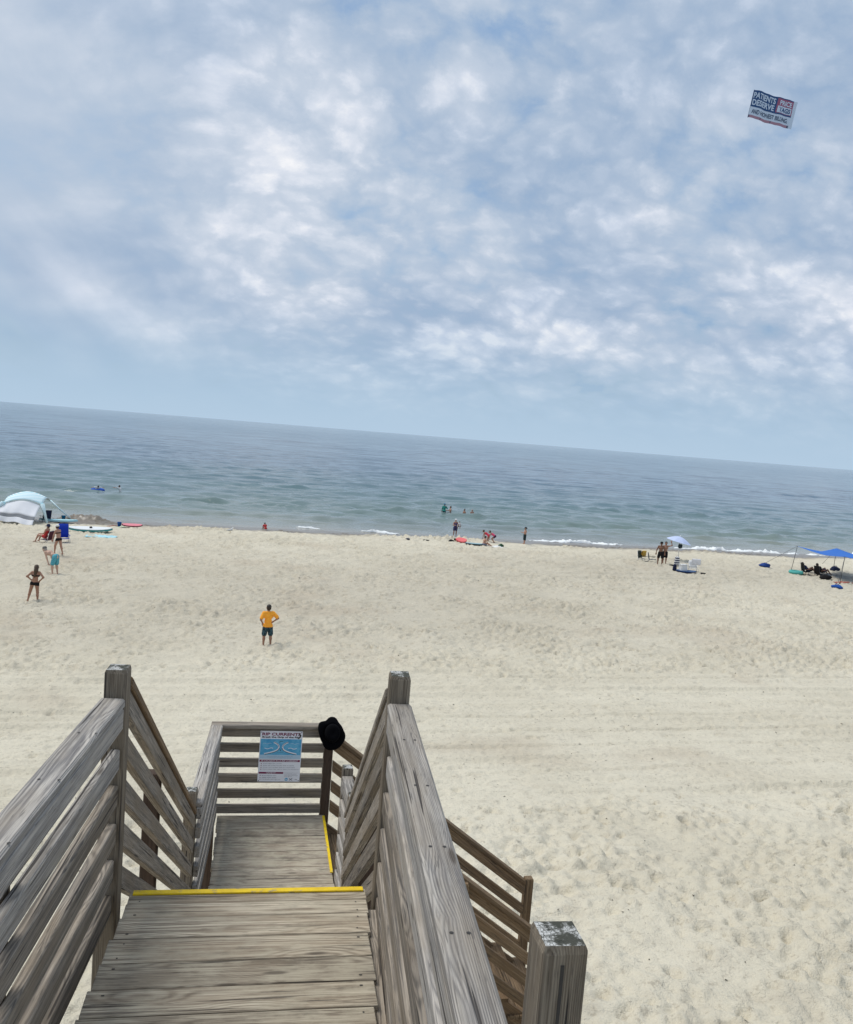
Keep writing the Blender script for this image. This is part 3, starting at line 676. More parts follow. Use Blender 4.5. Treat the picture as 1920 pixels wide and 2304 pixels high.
def person(label, loc, heading, H=1.7, torso=(0, 0, 1), thL=(-.06, 0, -1), thR=(.06, 0, -1), shL=(0, 0, -1), shR=(0, 0, -1), uaL=(-.25, 0, -1), uaR=(.25, 0, -1), faL=(-.1, .1, -1), faR=(.1, .1, -1),
           look=(0, 1, .0), skin_m=None, hair=None, hair_len=0, top=None, top_c=None, bottom=None, bottom_c=None, cover_len=.55, hat=None, hat_c=None, base=0.0, res=.018, female=False, build=1.0, group=None, fingers=False, waist_cut=None, bikini=None):
    root = empty('person', loc, heading); tag(root, label, 'person', group)
    k = H
    U = unit(torso); X = V3(1, 0, 0); F = np.cross(U, X); F = unit(F)          # F: chest direction (local +y when upright)
    pel = V3(0, 0, 0)
    hw = .050 if not female else .054; sw = .108 if not female else .094
    hipL, hipR = pel-X*hw*k, pel+X*hw*k
    kL, kR = hipL+unit(thL)*.245*k, hipR+unit(thR)*.245*k
    aL, aR = kL+unit(shL)*.235*k, kR+unit(shR)*.235*k
    low = min(aL[2], aR[2])-.035*k
    shift = V3(0, 0, base-low) if base is not None else V3(0, 0, 0)
    pel = pel+shift; hipL, hipR, kL, kR, aL, aR = [q+shift for q in (hipL, hipR, kL, kR, aL, aR)]
    waist = pel+U*.10*k; chest = pel+U*.215*k; neck = pel+U*.305*k
    sL, sR = pel+U*.285*k-X*sw*k, pel+U*.285*k+X*sw*k
    eL, eR = sL+unit(uaL)*.165*k, sR+unit(uaR)*.165*k
    wL, wR = eL+unit(faL)*.145*k, eR+unit(faR)*.145*k
    lk = unit(look); hc = neck+U*.045*k+V3(0, 0, 1)*.045*k*.55+U*.03*k+lk*.012*k
    hu = unit(np.cross(X, lk)) if abs(lk[0]) < .95 else V3(0, 0, 1)
    if hu[2] < 0: hu = -hu
    hx = np.cross(lk, hu)
    b = build
    P = [(pel-X*.036*k, pel+X*.036*k, .062*k*b, .062*k*b), (waist-X*.026*k, waist+X*.026*k, (.056 if not female else .048)*k*b, (.056 if not female else .048)*k*b),
         (chest-X*.045*k, chest+X*.045*k, (.066 if not female else .057)*k*b, (.066 if not female else .057)*k*b), (pel, chest, .058*k*b, .062*k*b), (sL+X*.02*k, sR-X*.02*k, .036*k, .036*k),
         (chest, neck, .055*k, .032*k), (neck, hc, .031*k, .031*k)]
    if female: P += [(chest-X*.032*k+F*.042*k-U*.012*k,)*2+(.030*k, .030*k), (chest+X*.032*k+F*.042*k-U*.012*k,)*2+(.030*k, .030*k)]
    legs = []
    for h_, kn, an, sh, s in ((hipL, kL, aL, shL, -1), (hipR, kR, aR, shR, 1)):
        legs.append((h_, kn, .054*k*b, .035*k)); legs.append((kn, an, .034*k, .020*k)); cf = kn+(an-kn)*.3-F*.010*k*(1 if abs(U[2]) > .3 else 0); legs.append((cf, cf, .036*k, .036*k))
        fd = unit(V3(s*.22, 1, -.12) if an[2] < .12*k+base or True else V3(0, 1, 0)); heel = an-fd*.018*k-V3(0, 0, .018*k); toe = an+fd*.085*k-V3(0, 0, .020*k)
        legs.append((heel, toe, .020*k, .014*k))
    arms = []
    for s_, e_, w_, fa, sd in ((sL, eL, wL, faL, -1), (sR, eR, wR, faR, 1)):
        d = unit(fa); arms += [(s_, e_, .031*k*b, .023*k), (e_, w_, .024*k, .0155*k)]
        pal = w_+d*.036*k; arms.append((w_, pal, .017*k, .019*k))
        side = unit(np.cross(d, V3(0, 0, 1) if abs(d[2]) < .9 else F)); nn = np.cross(d, side)
        for i, (o, L) in enumerate(((-.018, .040), (-.006, .048), (.006, .045), (.017, .036))):
            q0 = pal+side*o*k+d*.006*k; q1 = q0+(d*.8+nn*.25)*L*k*.55; q2 = q1+(d*.55+nn*.75)*L*k*.5
            r = .0068*k if fingers else .0082*k
            arms += [(q0, q1, r, r*.95), (q1, q2, r*.95, r*.8)]
        th0 = w_+d*.018*k-side*.016*k; arms.append((th0, th0+(d*.7-side*.7)*.036*k, .0085*k, .0072*k))
    headp = [(hc+hu*.028*k-lk*.008*k, hc-hu*.012*k+lk*.006*k, .052*k, .044*k), (hc-hu*.036*k+lk*.022*k, hc-hu*.046*k+lk*.022*k, .024*k, .022*k),
             (hc+lk*.050*k+hu*.004*k, hc+lk*.062*k-hu*.012*k, .006*k, .009*k), (hc-hx*.052*k-hu*.004*k, hc-hx*.054*k+hu*.014*k, .009*k, .010*k), (hc+hx*.052*k-hu*.004*k, hc+hx*.054*k+hu*.014*k, .009*k, .010*k)]
    allp = P+legs+arms+headp
    clip = None
    if waist_cut is not None: clip = [((0, 0, waist_cut), (0, 0, -1))]
    net_obj('body', allp, .018*k, res, skin_m or SK_TAN, root, clip)
    # face
    for sx in (-1, 1):
        bm = bmesh.new(); c = hc+hx*sx*.020*k+lk*.050*k+hu*.008*k; bmesh.ops.create_icosphere(bm, subdivisions=1, radius=.0075*k, matrix=Matrix.Translation(Vector(c)))
        link('eye', bm_mesh('eye', bm), EYE_M, root)
    bm = bmesh.new(); bm_tube(bm, [hc-hx*.016*k+lk*.047*k-hu*.032*k, hc+lk*.053*k-hu*.034*k, hc+hx*.016*k+lk*.047*k-hu*.032*k], .0045*k, 5); link('mouth', bm_mesh('mouth', bm), SK_MID, root)
    hc_, hu_, lk_ = hc, hu, lk
    if hair:
        hp = [(hc+hu*.032*k-lk*.014*k, hc-hu*.004*k-lk*.016*k, .056*k, .053*k)]
        if hair_len:
            q = hc-lk*.040*k; hp += [(q, q-hu*.06*k-lk*.01*k, .048*k, .050*k), (q-hu*.06*k-lk*.01*k, neck-F*.055*k-U*(hair_len)*k, .050*k, .030*k)]
        net_obj('hair', hp, .02*k, res, hair, root, [(hc+lk*.022*k-hu*.0*k, lk*.86+(-hu)*.5)] if not hair_len else [(hc+lk*.026*k, lk)])
    if bottom == 'shorts':
        f_ = cover_len; q = [(pel-X*.036*k+U*.015*k, pel+X*.036*k+U*.015*k, .064*k*b, .064*k*b)]
        for h_, kn in ((hipL, kL), (hipR, kR)): q.append((h_, h_+(kn-h_)*f_, .060*k*b, .055*k))
        cl = [(pel+U*(.062 if top not in ('shirt', 'long') else -.012)*k, U)]+([((0, 0, waist_cut), (0, 0, -1))] if waist_cut is not None else [])
        net_obj('shorts', q, .016*k, res*.9, bottom_c, root, cl, .006*k)
    elif bottom == 'brief':
        q = [(pel-X*.036*k, pel+X*.036*k, .062*k*b, .062*k*b)]+[(h_, h_+(kn-h_)*.22, .055*k*b, .053*k*b) for h_, kn in ((hipL, kL), (hipR, kR))]
        net_obj('bikini_bottom', q, .018*k, res*.8, bottom_c, root, [(pel+U*.038*k, U), (pel-U*.052*k-X*0, unit(-U))], .006*k)
    if top in ('shirt', 'long'):
        q = [P[1], P[2], P[3], P[4], (chest, neck, .055*k, .034*k), (pel-X*.040*k-U*.01*k, pel+X*.040*k-U*.01*k, .072*k*b, .072*k*b)]
        fr = .75 if top == 'shirt' else 1.0
        for s_, e_, w_ in ((sL, eL, wL), (sR, eR, wR)):
            q.append((s_, s_+(e_-s_)*fr, .037*k, .036*k))
            if top == 'long': q.append((e_, e_+(w_-e_)*.9, .028*k, .022*k))
        cl = [(pel-U*.036*k, -U), (neck+U*.026*k, U)]+([((0, 0, waist_cut), (0, 0, -1))] if waist_cut is not None else [])
        net_obj('shirt', q, .018*k, res*.9, top_c, root, cl, .008*k)
    elif top == 'suit':
        q = [P[0], P[1], P[2], P[3]]+P[7:9]+[(h_, h_+(kn-h_)*.16, .055*k*b, .053*k*b) for h_, kn in ((hipL, kL), (hipR, kR))]
        net_obj('swimsuit', q, .018*k, res*.9, top_c, root, [(chest+U*.04*k, U)], .006*k)
    elif top == 'bikini':
        q = [P[2], P[3]]+P[7:9]
        net_obj('bikini_top', q, .018*k, res*.7, top_c, root, [(chest+U*.010*k, U), (chest-U*.028*k, -U)], .006*k)
    if hat:
        bm = bmesh.new(); Xh, Yh, Zh = Vector(hx), Vector(lk), Vector(hu); Mh = Matrix((Xh, Yh, Zh)).transposed().to_4x4(); Mh.translation = Vector(hc+hu*.030*k-lk*.008*k)
        r = .062*k
        if hat == 'cap':
            lathe_bm(bm, [(r*1.0, -.004*k), (r*1.0, .02*k), (r*.85, .042*k), (r*.5, .056*k), (.001, .060*k)], 16, Mh)
            rows = []
            for j in range(4):
                rows.append([bm.verts.new(Mh @ Vector((math.sin(a)*r*(1+.22*j)*.92, math.cos(a)*r*(1+.30*j), -.003*k*j))) for a in np.linspace(-.85, .85, 8)])
            for A, B in zip(rows, rows[1:]):
                for i in range(7): bm.faces.new((A[i], A[i+1], B[i+1], B[i]))
        else:
            lathe_bm(bm, [(r*2.0, -.014*k), (r*1.9, -.008*k), (r*1.08, 0), (r*1.02, .03*k), (r*.86, .052*k), (r*.4, .060*k), (.001, .060*k)], 18, Mh)
        link('hat', bm_mesh('hat', bm), hat_c, root, smooth=True)
    return root
HIPS = dict(uaL=(-.75, -.28, -.72), uaR=(.75, -.28, -.72), faL=(.62, .30, -.62), faR=(-.62, .30, -.62))
BLACK = cloth((.012, .011, .012)); NAVY = cloth((.015, .022, .06)); WHITE = cloth((.78, .78, .77)); RED = cloth((.55, .05, .05))
SHORTS_D = cloth((.010, .013, .018), (.06, .13, .16)); TURQ = cloth((.13, .42, .48), (.05, .26, .34))
def at(x, y, dz=-.015): return gpt(x, y, dz)
# heading: rotation about z of a figure that faces +y
person('boy in an orange shirt and dark patterned shorts standing alone, hands on hips', at(-1.69, 31.42), R(14), 1.60, skin_m=SK_TAN, hair=HAIR_D, top='shirt', top_c=cloth((.97, .42, .05), (.90, .35, .035)), bottom='shorts', bottom_c=SHORTS_D, cover_len=.82,
       thL=(-.10, .02, -1), thR=(.12, .04, -1), shL=(-.02, -.03, -1), shR=(.04, -.02, -1), look=(-.35, 1, .15), res=.013, fingers=True, build=.93, uaL=(-.42, -.30, -.85), uaR=(.72, -.28, -.72), faL=(.35, .45, -.62), faR=(-.62, .30, -.55))
person('woman in a black bikini with long dark hair seen from behind, hands on hips', at(-11.78, 37.14), R(-4), 1.62, skin_m=SK_TAN, hair=HAIR_B, hair_len=.12, female=True, top='bikini', top_c=BLACK, bottom='brief', bottom_c=BLACK,
       thL=(-.26, .06, -1), thR=(.10, .02, -1), shL=(-.20, -.06, -1), shR=(.06, -.05, -1), torso=(.07, .03, 1), look=(-.2, 1, -.1), res=.013, fingers=True, **HIPS)
person('bare-chested man in turquoise shorts bent forward with hands on knees', at(-13.0, 44.0), R(72), 1.78, torso=(0, .93, .40), thL=(-.12, .22, -1), thR=(.10, .06, -1), shL=(-.04, -.12, -1), shR=(.02, -.14, -1), uaL=(-.06, -.38, -1), uaR=(.06, -.30, -1), faL=(0, -.42, -1), faR=(0, -.36, -1),
       look=(0, 1, -.2), skin_m=SK_FAIR, hair=HAIR_L, bottom='shorts', bottom_c=TURQ, cover_len=.8, hat='cap', hat_c=cloth((.16, .15, .14)), res=.013, fingers=True)
person('woman in a dark bikini and white cap standing behind the bending man', at(-14.45, 49.3), R(62), 1.68, torso=(0, .20, 1), thL=(-.06, .34, -1), thR=(.06, -.18, -1), shL=(0, .05, -1), shR=(0, -.35, -1), uaL=(-.12, .35, -1), uaR=(.2, .1, -1), faL=(0, .3, -1), faR=(0, .4, -1),
       skin_m=SK_MID, hair=HAIR_D, female=True, top='bikini', top_c=BLACK, bottom='brief', bottom_c=BLACK, hat='cap', hat_c=WHITE, res=.016)
SIT = dict(thL=(-.12, 1, .12), thR=(.12, 1, .12), shL=(-.05, .45, -1), shR=(.05, .45, -1))
person('woman in a red swimsuit and dark blue hat sitting in a low chair', at(-16.75, 54.4), R(70), 1.66, torso=(0, -.35, 1), uaL=(-.3, .4, -1), uaR=(.3, .4, -1), faL=(0, 1, -.1), faR=(0, 1, -.1), skin_m=SK_MID, hair=HAIR_D, female=True, top='suit', top_c=RED, hat='brim', hat_c=NAVY, base=.02, res=.018, **SIT)
# ---- shore, middle
person('small child in red crouching at the water edge', at(-4.33, 68.3), R(30), 1.05, torso=(0, .5, .85), thL=(-.25, .9, .35), thR=(.25, .9, .35), shL=(0, -.45, -1), shR=(0, -.45, -1), uaL=(-.2, .5, -1), uaR=(.2, .5, -1), faL=(0, .5, -1), faR=(0, .5, -1), skin_m=SK_MID, hair=HAIR_D, top='shirt', top_c=RED, bottom='shorts', bottom_c=RED, res=.016)
person('wading woman in a white cap and purple suit holding a child', (12.39, 77.97, SEA_Z-.16), R(185), 1.72, skin_m=SK_MID, hair=HAIR_D, female=True, top='suit', top_c=cloth((.10, .06, .16)), bottom='shorts', bottom_c=cloth((.07, .07, .16)), cover_len=.5, hat='cap', hat_c=WHITE,
       uaL=(-.45, .35, -1), faL=(.5, .9, .1), uaR=(.35, .2, -1), faR=(-.5, .9, .1), res=.018)
person('small child in white carried on the arm of the wading woman', (12.72, 77.72, SEA_Z+.62), R(150), .86, torso=(0, .1, 1), thL=(-.35, .8, -.5), thR=(.35, .8, -.5), shL=(0, -.1, -1), shR=(0, -.1, -1), skin_m=SK_TAN, hair=HAIR_D, top='shirt', top_c=WHITE, bottom='shorts', bottom_c=NAVY, res=.016)
person('bather in a green shirt standing waist deep in the swell', (14.30, 99.4, SEA_Z-.55), R(150), 1.78, skin_m=SK_TAN, hair=HAIR_D, top='long', top_c=cloth((.02, .20, .13), (.04, .30, .30)), bottom='shorts', bottom_c=NAVY, uaL=(-.6, .3, -.6), faL=(.2, .6, .7), hat='cap', hat_c=cloth((.03, .18, .30)), res=.02)
person('bare-backed bather standing beside the one in green', (15.05, 99.5, SEA_Z-.78), R(95), 1.74, skin_m=SK_MID, hair=HAIR_D, bottom='shorts', bottom_c=NAVY, uaL=(-.4, .5, -.7), uaR=(.4, .5, -.7), faL=(.1, 1, .1), faR=(-.1, 1, .1), res=.02)
person('left swimmer of two with only head and shoulders above water', (16.85, 100.2, SEA_Z-1.02), R(120), 1.72, skin_m=SK_TAN, hair=HAIR_D, bottom='shorts', bottom_c=NAVY, res=.02)
person('right swimmer of two, pale capped head just above water', (17.75, 100.0, SEA_Z-.98), R(200), 1.70, skin_m=SK_MID, hair=HAIR_L, bottom='shorts', bottom_c=NAVY, res=.02)
person('swimmer lying on a blue float far out on the left', (-24.93, 98.4, SEA_Z-.02), R(20), 1.70, torso=(0, -.95, .45), thL=(-.1, 1, .05), thR=(.1, 1, .05), shL=(0, 1, -.3), shR=(0, 1, -.3), uaL=(-1, .2, 0), uaR=(1, .2, 0), faL=(-.5, .6, -.1), faR=(.5, .6, -.1), look=(0, .6, .7), skin_m=SK_FAIR, hair=HAIR_D, top='shirt', top_c=WHITE, bottom='shorts', bottom_c=NAVY, base=.05, res=.02)
person('swimmer in white beside the blue float, chest above water', (-22.6, 99.1, SEA_Z-.98), R(70), 1.72, torso=(0, .3, 1), skin_m=SK_MID, hair=HAIR_D, top='long', top_c=WHITE, bottom='shorts', bottom_c=NAVY, uaL=(-.8, .5, .1), faL=(-.2, 1, .1), uaR=(.5, .5, -.6), res=.02)
person('boy sitting on a bodyboard leaning forward on his hands', at(12.9, 66.3, .07), R(-75), 1.45, torso=(0, .25, 1), thL=(-.15, .9, .25), thR=(.15, .9, .25), shL=(0, .85, -.45), shR=(0, .85, -.45), uaL=(-.2, .6, -1), uaR=(.2, .6, -1), faL=(0, .6, -1), faR=(0, .6, -1), skin_m=SK_MID, hair=HAIR_D, bottom='shorts', bottom_c=cloth((.25, .27, .33), (.08, .09, .14)), base=.0, res=.018)
person('girl in a red swimsuit leaning over beside the white towel', at(13.85, 69.2), R(60), 1.45, torso=(0, .9, .5), thL=(-.1, .15, -1), thR=(.1, .3, -1), shL=(0, -.5, -1), shR=(0, -.4, -1), uaL=(-.1, .3, -1), uaR=(.1, .3, -1), skin_m=SK_TAN, hair=HAIR_D, female=True, top='suit', top_c=cloth((.62, .06, .10)), base=-.25, res=.018)
person('girl in a pink suit crouching, rightmost of the pair by the towel', at(14.35, 69.0), R(80), 1.45, torso=(0, .85, .55), thL=(-.15, .7, -.6), thR=(.15, .7, -.6), shL=(0, -.7, -.8), shR=(0, -.7, -.8), uaL=(-.1, .5, -1), uaR=(.1, .5, -1), skin_m=SK_TAN, hair=HAIR_D, female=True, top='suit', top_c=cloth((.80, .10, .22)), bottom='shorts', bottom_c=cloth((.05, .02, .05)), cover_len=.35, res=.018)
person('man in a black hat and dark shorts standing at the water edge, side on', at(16.92, 69.3), R(95), 1.42, torso=(0, -.06, 1), skin_m=SK_MID, hair=HAIR_D, bottom='shorts', bottom_c=cloth((.015, .03, .035)), cover_len=1.0, hat='brim', hat_c=BLACK, uaL=(-.15, .15, -1), uaR=(.15, .15, -1), faL=(0, 1, .25), faR=(0, 1, .25), build=1.12, res=.016)
# ---- right group
person('bare-chested man in dark shorts, nearer of two men by the umbrella', at(25.9, 62.2), R(150), 1.78, skin_m=SK_DARK, hair=HAIR_D, bottom='shorts', bottom_c=BLACK, cover_len=.75, hat='cap', hat_c=BLACK, uaL=(-.4, .1, -1), uaR=(.4, .1, -1), faL=(-.05, .3, -1), faR=(.1, .3, -1), thL=(-.16, 0, -1), thR=(.14, .05, -1), res=.016)
person('second man in dark shorts half hidden behind the first, arm raised', at(26.55, 62.9), R(170), 1.76, skin_m=SK_TAN, hair=HAIR_D, bottom='shorts', bottom_c=BLACK, cover_len=.75, uaR=(.25, .1, -1), faR=(.1, .3, -1), uaL=(-.75, .2, .25), faL=(.35, .3, 1), res=.018)
person('person in dark clothes lying back under the blue canopy, left of two', at(37.6, 61.5, .12), R(-95), 1.72, torso=(0, -.75, .65), thL=(-.12, .8, .5), thR=(.12, .9, .3), shL=(0, .6, -.8), shR=(0, .75, -.7), uaL=(-.3, .3, -.6), uaR=(.3, .3, -.6), faL=(0, 1, .2), faR=(0, 1, .2), look=(0, 1, .3), skin_m=SK_DARK, hair=HAIR_D, top='shirt', top_c=NAVY, bottom='shorts', bottom_c=BLACK, base=.0, res=.018)
person('person in dark clothes lounging lower under the blue canopy, right of two', at(38.3, 60.8, .10), R(-80), 1.72, torso=(0, -.7, .6), thL=(-.12, .8, .45), thR=(.12, .9, .3), shL=(0, .6, -.8), shR=(0, .7, -.7), uaL=(-.3, .2, -.7), uaR=(.3, .2, -.7), faL=(0, 1, .1), faR=(0, 1, .1), look=(0, 1, .3), skin_m=SK_DARK, hair=HAIR_D, top='shirt', top_c=BLACK, bottom='shorts', bottom_c=NAVY, base=.0, res=.018)

# ------------------------------------------------------------------ lettering
PENDING = []
def text(body, box, mat, parent, z=.002, bold=.0, name='lettering', shear=0.0):
    """box = (x0, x1, y0, y1) on the parent's own face, in metres"""
    c = bpy.data.curves.new(name, 'FONT'); c.body = body; c.size = 1; c.offset = bold; c.shear = shear; c.resolution_u = 3; c.fill_mode = 'FRONT'
    o = bpy.data.objects.new('tmp_text', c); COL.objects.link(o); PENDING.append((o, box, mat, parent, z, name))
def flush_text():
    bpy.context.view_layer.update(); dg = bpy.context.evaluated_depsgraph_get()
    for o, (x0, x1, y0, y1), mat, parent, z, name in PENDING:
        me = bpy.data.meshes.new_from_object(o.evaluated_get(dg)); me.name = name; n = len(me.vertices); a = np.empty(n*3); me.vertices.foreach_get('co', a); a = a.reshape(-1, 3)
        lo, hi = a.min(0), a.max(0); a[:, 0] = x0+(a[:, 0]-lo[0])/(hi[0]-lo[0])*(x1-x0); a[:, 1] = y0+(a[:, 1]-lo[1])/(hi[1]-lo[1])*(y1-y0); a[:, 2] = z
        me.vertices.foreach_set('co', a.ravel()); me.materials.clear(); me.update()
        link(name, me, mat, parent); bpy.data.objects.remove(o)
    PENDING.clear()
def panel(name, x0, x1, y0, y1, z, t, mat, parent):
    bm = bmesh.new(); bm_box(bm, (x0, y0, z-t), (x1, y1, z)); return link(name, bm_mesh(name, bm), mat, parent)

# ------------------------------------------------------------------ rip current sign on the far railing
def sign():
    W, Hh = .445, .565
    root = empty('warning_sign', LL(.356, -.008, LZ+.345)); tag(root, 'white and blue rip currents warning sign fixed to the far railing', 'sign')
    M = Matrix((La, Vector((0, 0, 1)), -Lb)).transposed(); M = M @ Matrix.Rotation(R(-.3), 3, 'Z'); root.rotation_euler = M.to_euler(); root.scale = (.915, .90, 1)
    white = plain('sign_white', (.88, .88, .92), .45, .03, 5); blue = plain('sign_sea_blue', (.075, .36, .62), .45, .1, 14, two=(.16, .50, .72)); pale = plain('sign_pale_blue', (.50, .68, .82), .45, .05, 6)
    maroon = plain('sign_maroon', (.23, .012, .075), .5); black = plain('sign_black', (.02, .02, .035), .5); grey = plain('sign_small_print', (.20, .20, .25), .5)
    panel('sign_board', 0, W, 0, Hh, 0, .004, white, root)
    text('RIP CURRENTS', (.020, .425, .515, .547), maroon, root, .0018, .03)
    text('Break the Grip of the Rip!', (.022, .420, .484, .508), black, root, .0018, .035)
    panel('sea_picture', .008, W-.008, .300, .476, .0012, .001, blue, root)
    panel('shore_picture', .008, W-.008, .255, .2995, .0012, .001, pale, root)
    def stroke(name, pts, r, mat, z):
        bm = bmesh.new(); n = len(pts); L = []
        for i, p in enumerate(pts):
            a = Vector(pts[max(i-1, 0)]); b = Vector(pts[min(i+1, n-1)]); d = (b-a).normalized(); q = Vector((-d.y, d.x))*r; L.append((bm.verts.new((p[0]+q.x, p[1]+q.y, z)), bm.verts.new((p[0]-q.x, p[1]-q.y, z))))
        for A, B in zip(L, L[1:]): bm.faces.new((A[0], A[1], B[1], B[0]))
        link(name, bm_mesh(name, bm), mat, root)
    for s in (-1, 1):                                                     # the two curling arms of the current
        cx = .2225
        pts = [(cx+s*(.020+.15*t**2.2), .385-.075*t**.9) for t in np.linspace(0, 1, 14)]
        stroke('current_arm', pts, .008, white, .0016); stroke('current_line', [(x-s*.004, y-.006) for x, y in pts], .0028, black, .0020)
        pts = [(cx+s*(.020+.055*t**2), .385+.055*t**.8) for t in np.linspace(0, 1, 10)]
        stroke('current_arm', pts, .008, white, .0016); stroke('current_line', [(x+s*.001, y+.004) for x, y in pts], .0024, black, .0020)
        stroke('wave_crest', [(cx+s*(.08+.09*t), .372+.006*math.sin(t*7)) for t in np.linspace(0, 1, 10)], .0032, white, .0016)
        stroke('wave_crest', [(cx+s*(.10+.09*t), .425+.005*math.sin(t*9)) for t in np.linspace(0, 1, 10)], .0022, pale, .0016)
    stroke('arrow', [(cx, .345), (cx, .360)], .004, black, .0020); stroke('arrow', [(cx-.02, .440), (cx, .452), (cx+.022, .452)], .0022, black, .0020)
    text('RIP CURRENT', (cx-.035, cx+.035, .326, .334), black, root, .002)
    text('Rip currents are powerful currents of water moving away from shore.', (.09, .36, .276, .284), grey, root, .0018)
    text('They can sweep even the strongest swimmer out to sea.', (.11, .34, .262, .270), grey, root, .0018)
    panel('heading_bar', .010, W-.010, .222, .244, .0012, .001, maroon, root); text('IF CAUGHT IN A RIP CURRENT', (.030, .415, .2265, .2395), white, root, .0018, .02)
    for i, (t_, w) in enumerate((("Don't fight the current", .20), ('Swim out of the current, then to shore', .33), ("If you can't escape, float or tread water", .345), ('If you need help, call or wave for assistance', .385))):
        y = .196-.0215*i; text(t_, (.050, .050+w*.98, y, y+.012), grey, root, .0018); panel('bullet', .026, .034, y+.002, y+.010, .0014, .001, maroon, root)
    panel('heading_bar', .010, .268, .088, .107, .0012, .001, maroon, root); text('SAFETY', (.090, .190, .0915, .1035), white, root, .0018, .02)
    for i, (t_, w) in enumerate((('Know how to swim', .150), ('Never swim alone', .150), ("If in doubt, don't go out", .195))):
        y = .062-.0215*i; text(t_, (.046, .046+w, y, y+.011), grey, root, .0018); panel('bullet', .024, .031, y+.002, y+.009, .0014, .001, maroon, root)
    text('More information about rip currents', (.282, .428, .094, .102), grey, root, .0018); text('can be found at these web sites:', (.282, .41, .081, .089), grey, root, .0018)
    text('www.ripcurrents.noaa.gov', (.282, .425, .065, .073), black, root, .0018); text('www.usla.org', (.282, .36, .053, .061), black, root, .0018)
    bm = bmesh.new(); bmesh.ops.create_circle(bm, cap_ends=True, segments=20, radius=.017, matrix=Matrix.Translation((.304, .026, .0018))); link('round_emblem', bm_mesh('round_emblem', bm), blue, root)
    stroke('emblem_wave', [(.292, .030), (.300, .022), (.306, .028), (.316, .020)], .003, white, .0022)
    stroke('cross_emblem', [(.335, .014), (.368, .040)], .0028, grey, .0018); stroke('cross_emblem', [(.335, .038), (.368, .014)], .0028, grey, .0021); stroke('small_emblem', [(.395, .020), (.408, .028), (.420, .018)], .0025, grey, .0018)
    for x in (.012, W-.012):
        for y in (.552, .012):
            bm = bmesh.new(); bmesh.ops.create_circle(bm, cap_ends=True, segments=10, radius=.005, matrix=Matrix.Translation((x, y, .003))); link('screw', bm_mesh('screw', bm), NAIL, root)
    stroke('sticker', [(.405, .540), (.425, .520), (.418, .500), (.400, .484)], .007, NAIL, .0026)
sign()

# ------------------------------------------------------------------ black hat on the corner post
def hat():
    p = LL(LW+.015, -.085, LZ+.865); root = empty('black_hat', p); tag(root, 'black brimmed hat hung on the dark corner post', 'hat')
    felt = plain('black_felt', (.004, .004, .005), 1.0, .1, 60, .05)
    X, Y, Z = frame((1, .07, 0), (-.03, -.93, .36)); root.rotation_euler = Matrix((X, Y, Z)).transposed().to_euler(); root.scale = (.94,)*3
    outline = [(200, -60), (165, -150), (60, -245), (-85, -235), (-145, -140), (-195, -20), (-205, 165), (-95, 178), (-55, 245), (45, 245), (95, 160), (165, 45)]   # floppy, bent brim
    ang = np.array([math.atan2(y, x) for x, y in outline]); rad = np.array([math.hypot(x, y) for x, y in outline])/1474.
    o_ = np.argsort(ang); ang, rad = ang[o_], rad[o_]; n = 48; th = np.linspace(-math.pi, math.pi, n, endpoint=False)
    rr = np.interp(th, np.r_[ang-2*math.pi, ang, ang+2*math.pi], np.r_[rad, rad, rad]); rr = (np.roll(rr, 1)+2*rr+np.roll(rr, -1))/4
    bm = bmesh.new(); rings = []
    for (r, z) in ((.086, .0), (.084, .045), (.078, .085), (.060, .108), (.030, .104), (.001, .090)):
        rings.append([bm.verts.new((r*math.cos(a)*.95, r*math.sin(a)*1.12, z)) for a in th])
    for A, B in zip(rings, rings[1:]):
        for k in range(n): bm.faces.new((A[k], A[(k+1) % n], B[(k+1) % n], B[k]))
    link('crown', bm_mesh('crown', bm), felt, root, smooth=True)
    bm = bmesh.new(); rings = []
    for j, t in enumerate((0, .35, .7, 1)):
        rings.append([bm.verts.new(((.076*(1-t)+q*t)*math.cos(a), (.090*(1-t)+q*t)*math.sin(a), -.04*t*t*math.sin(a)**2+.03*t*math.cos(a)**2)) for a, q in zip(th, rr)])
    for A, B in zip(rings, rings[1:]):
        for k in range(n): bm.faces.new((A[k], A[(k+1) % n], B[(k+1) % n], B[k]))
    o = link('brim', bm_mesh('brim', bm), felt, root, smooth=True)
    md = o.modifiers.new('thick', 'SOLIDIFY'); md.thickness = .004
hat()

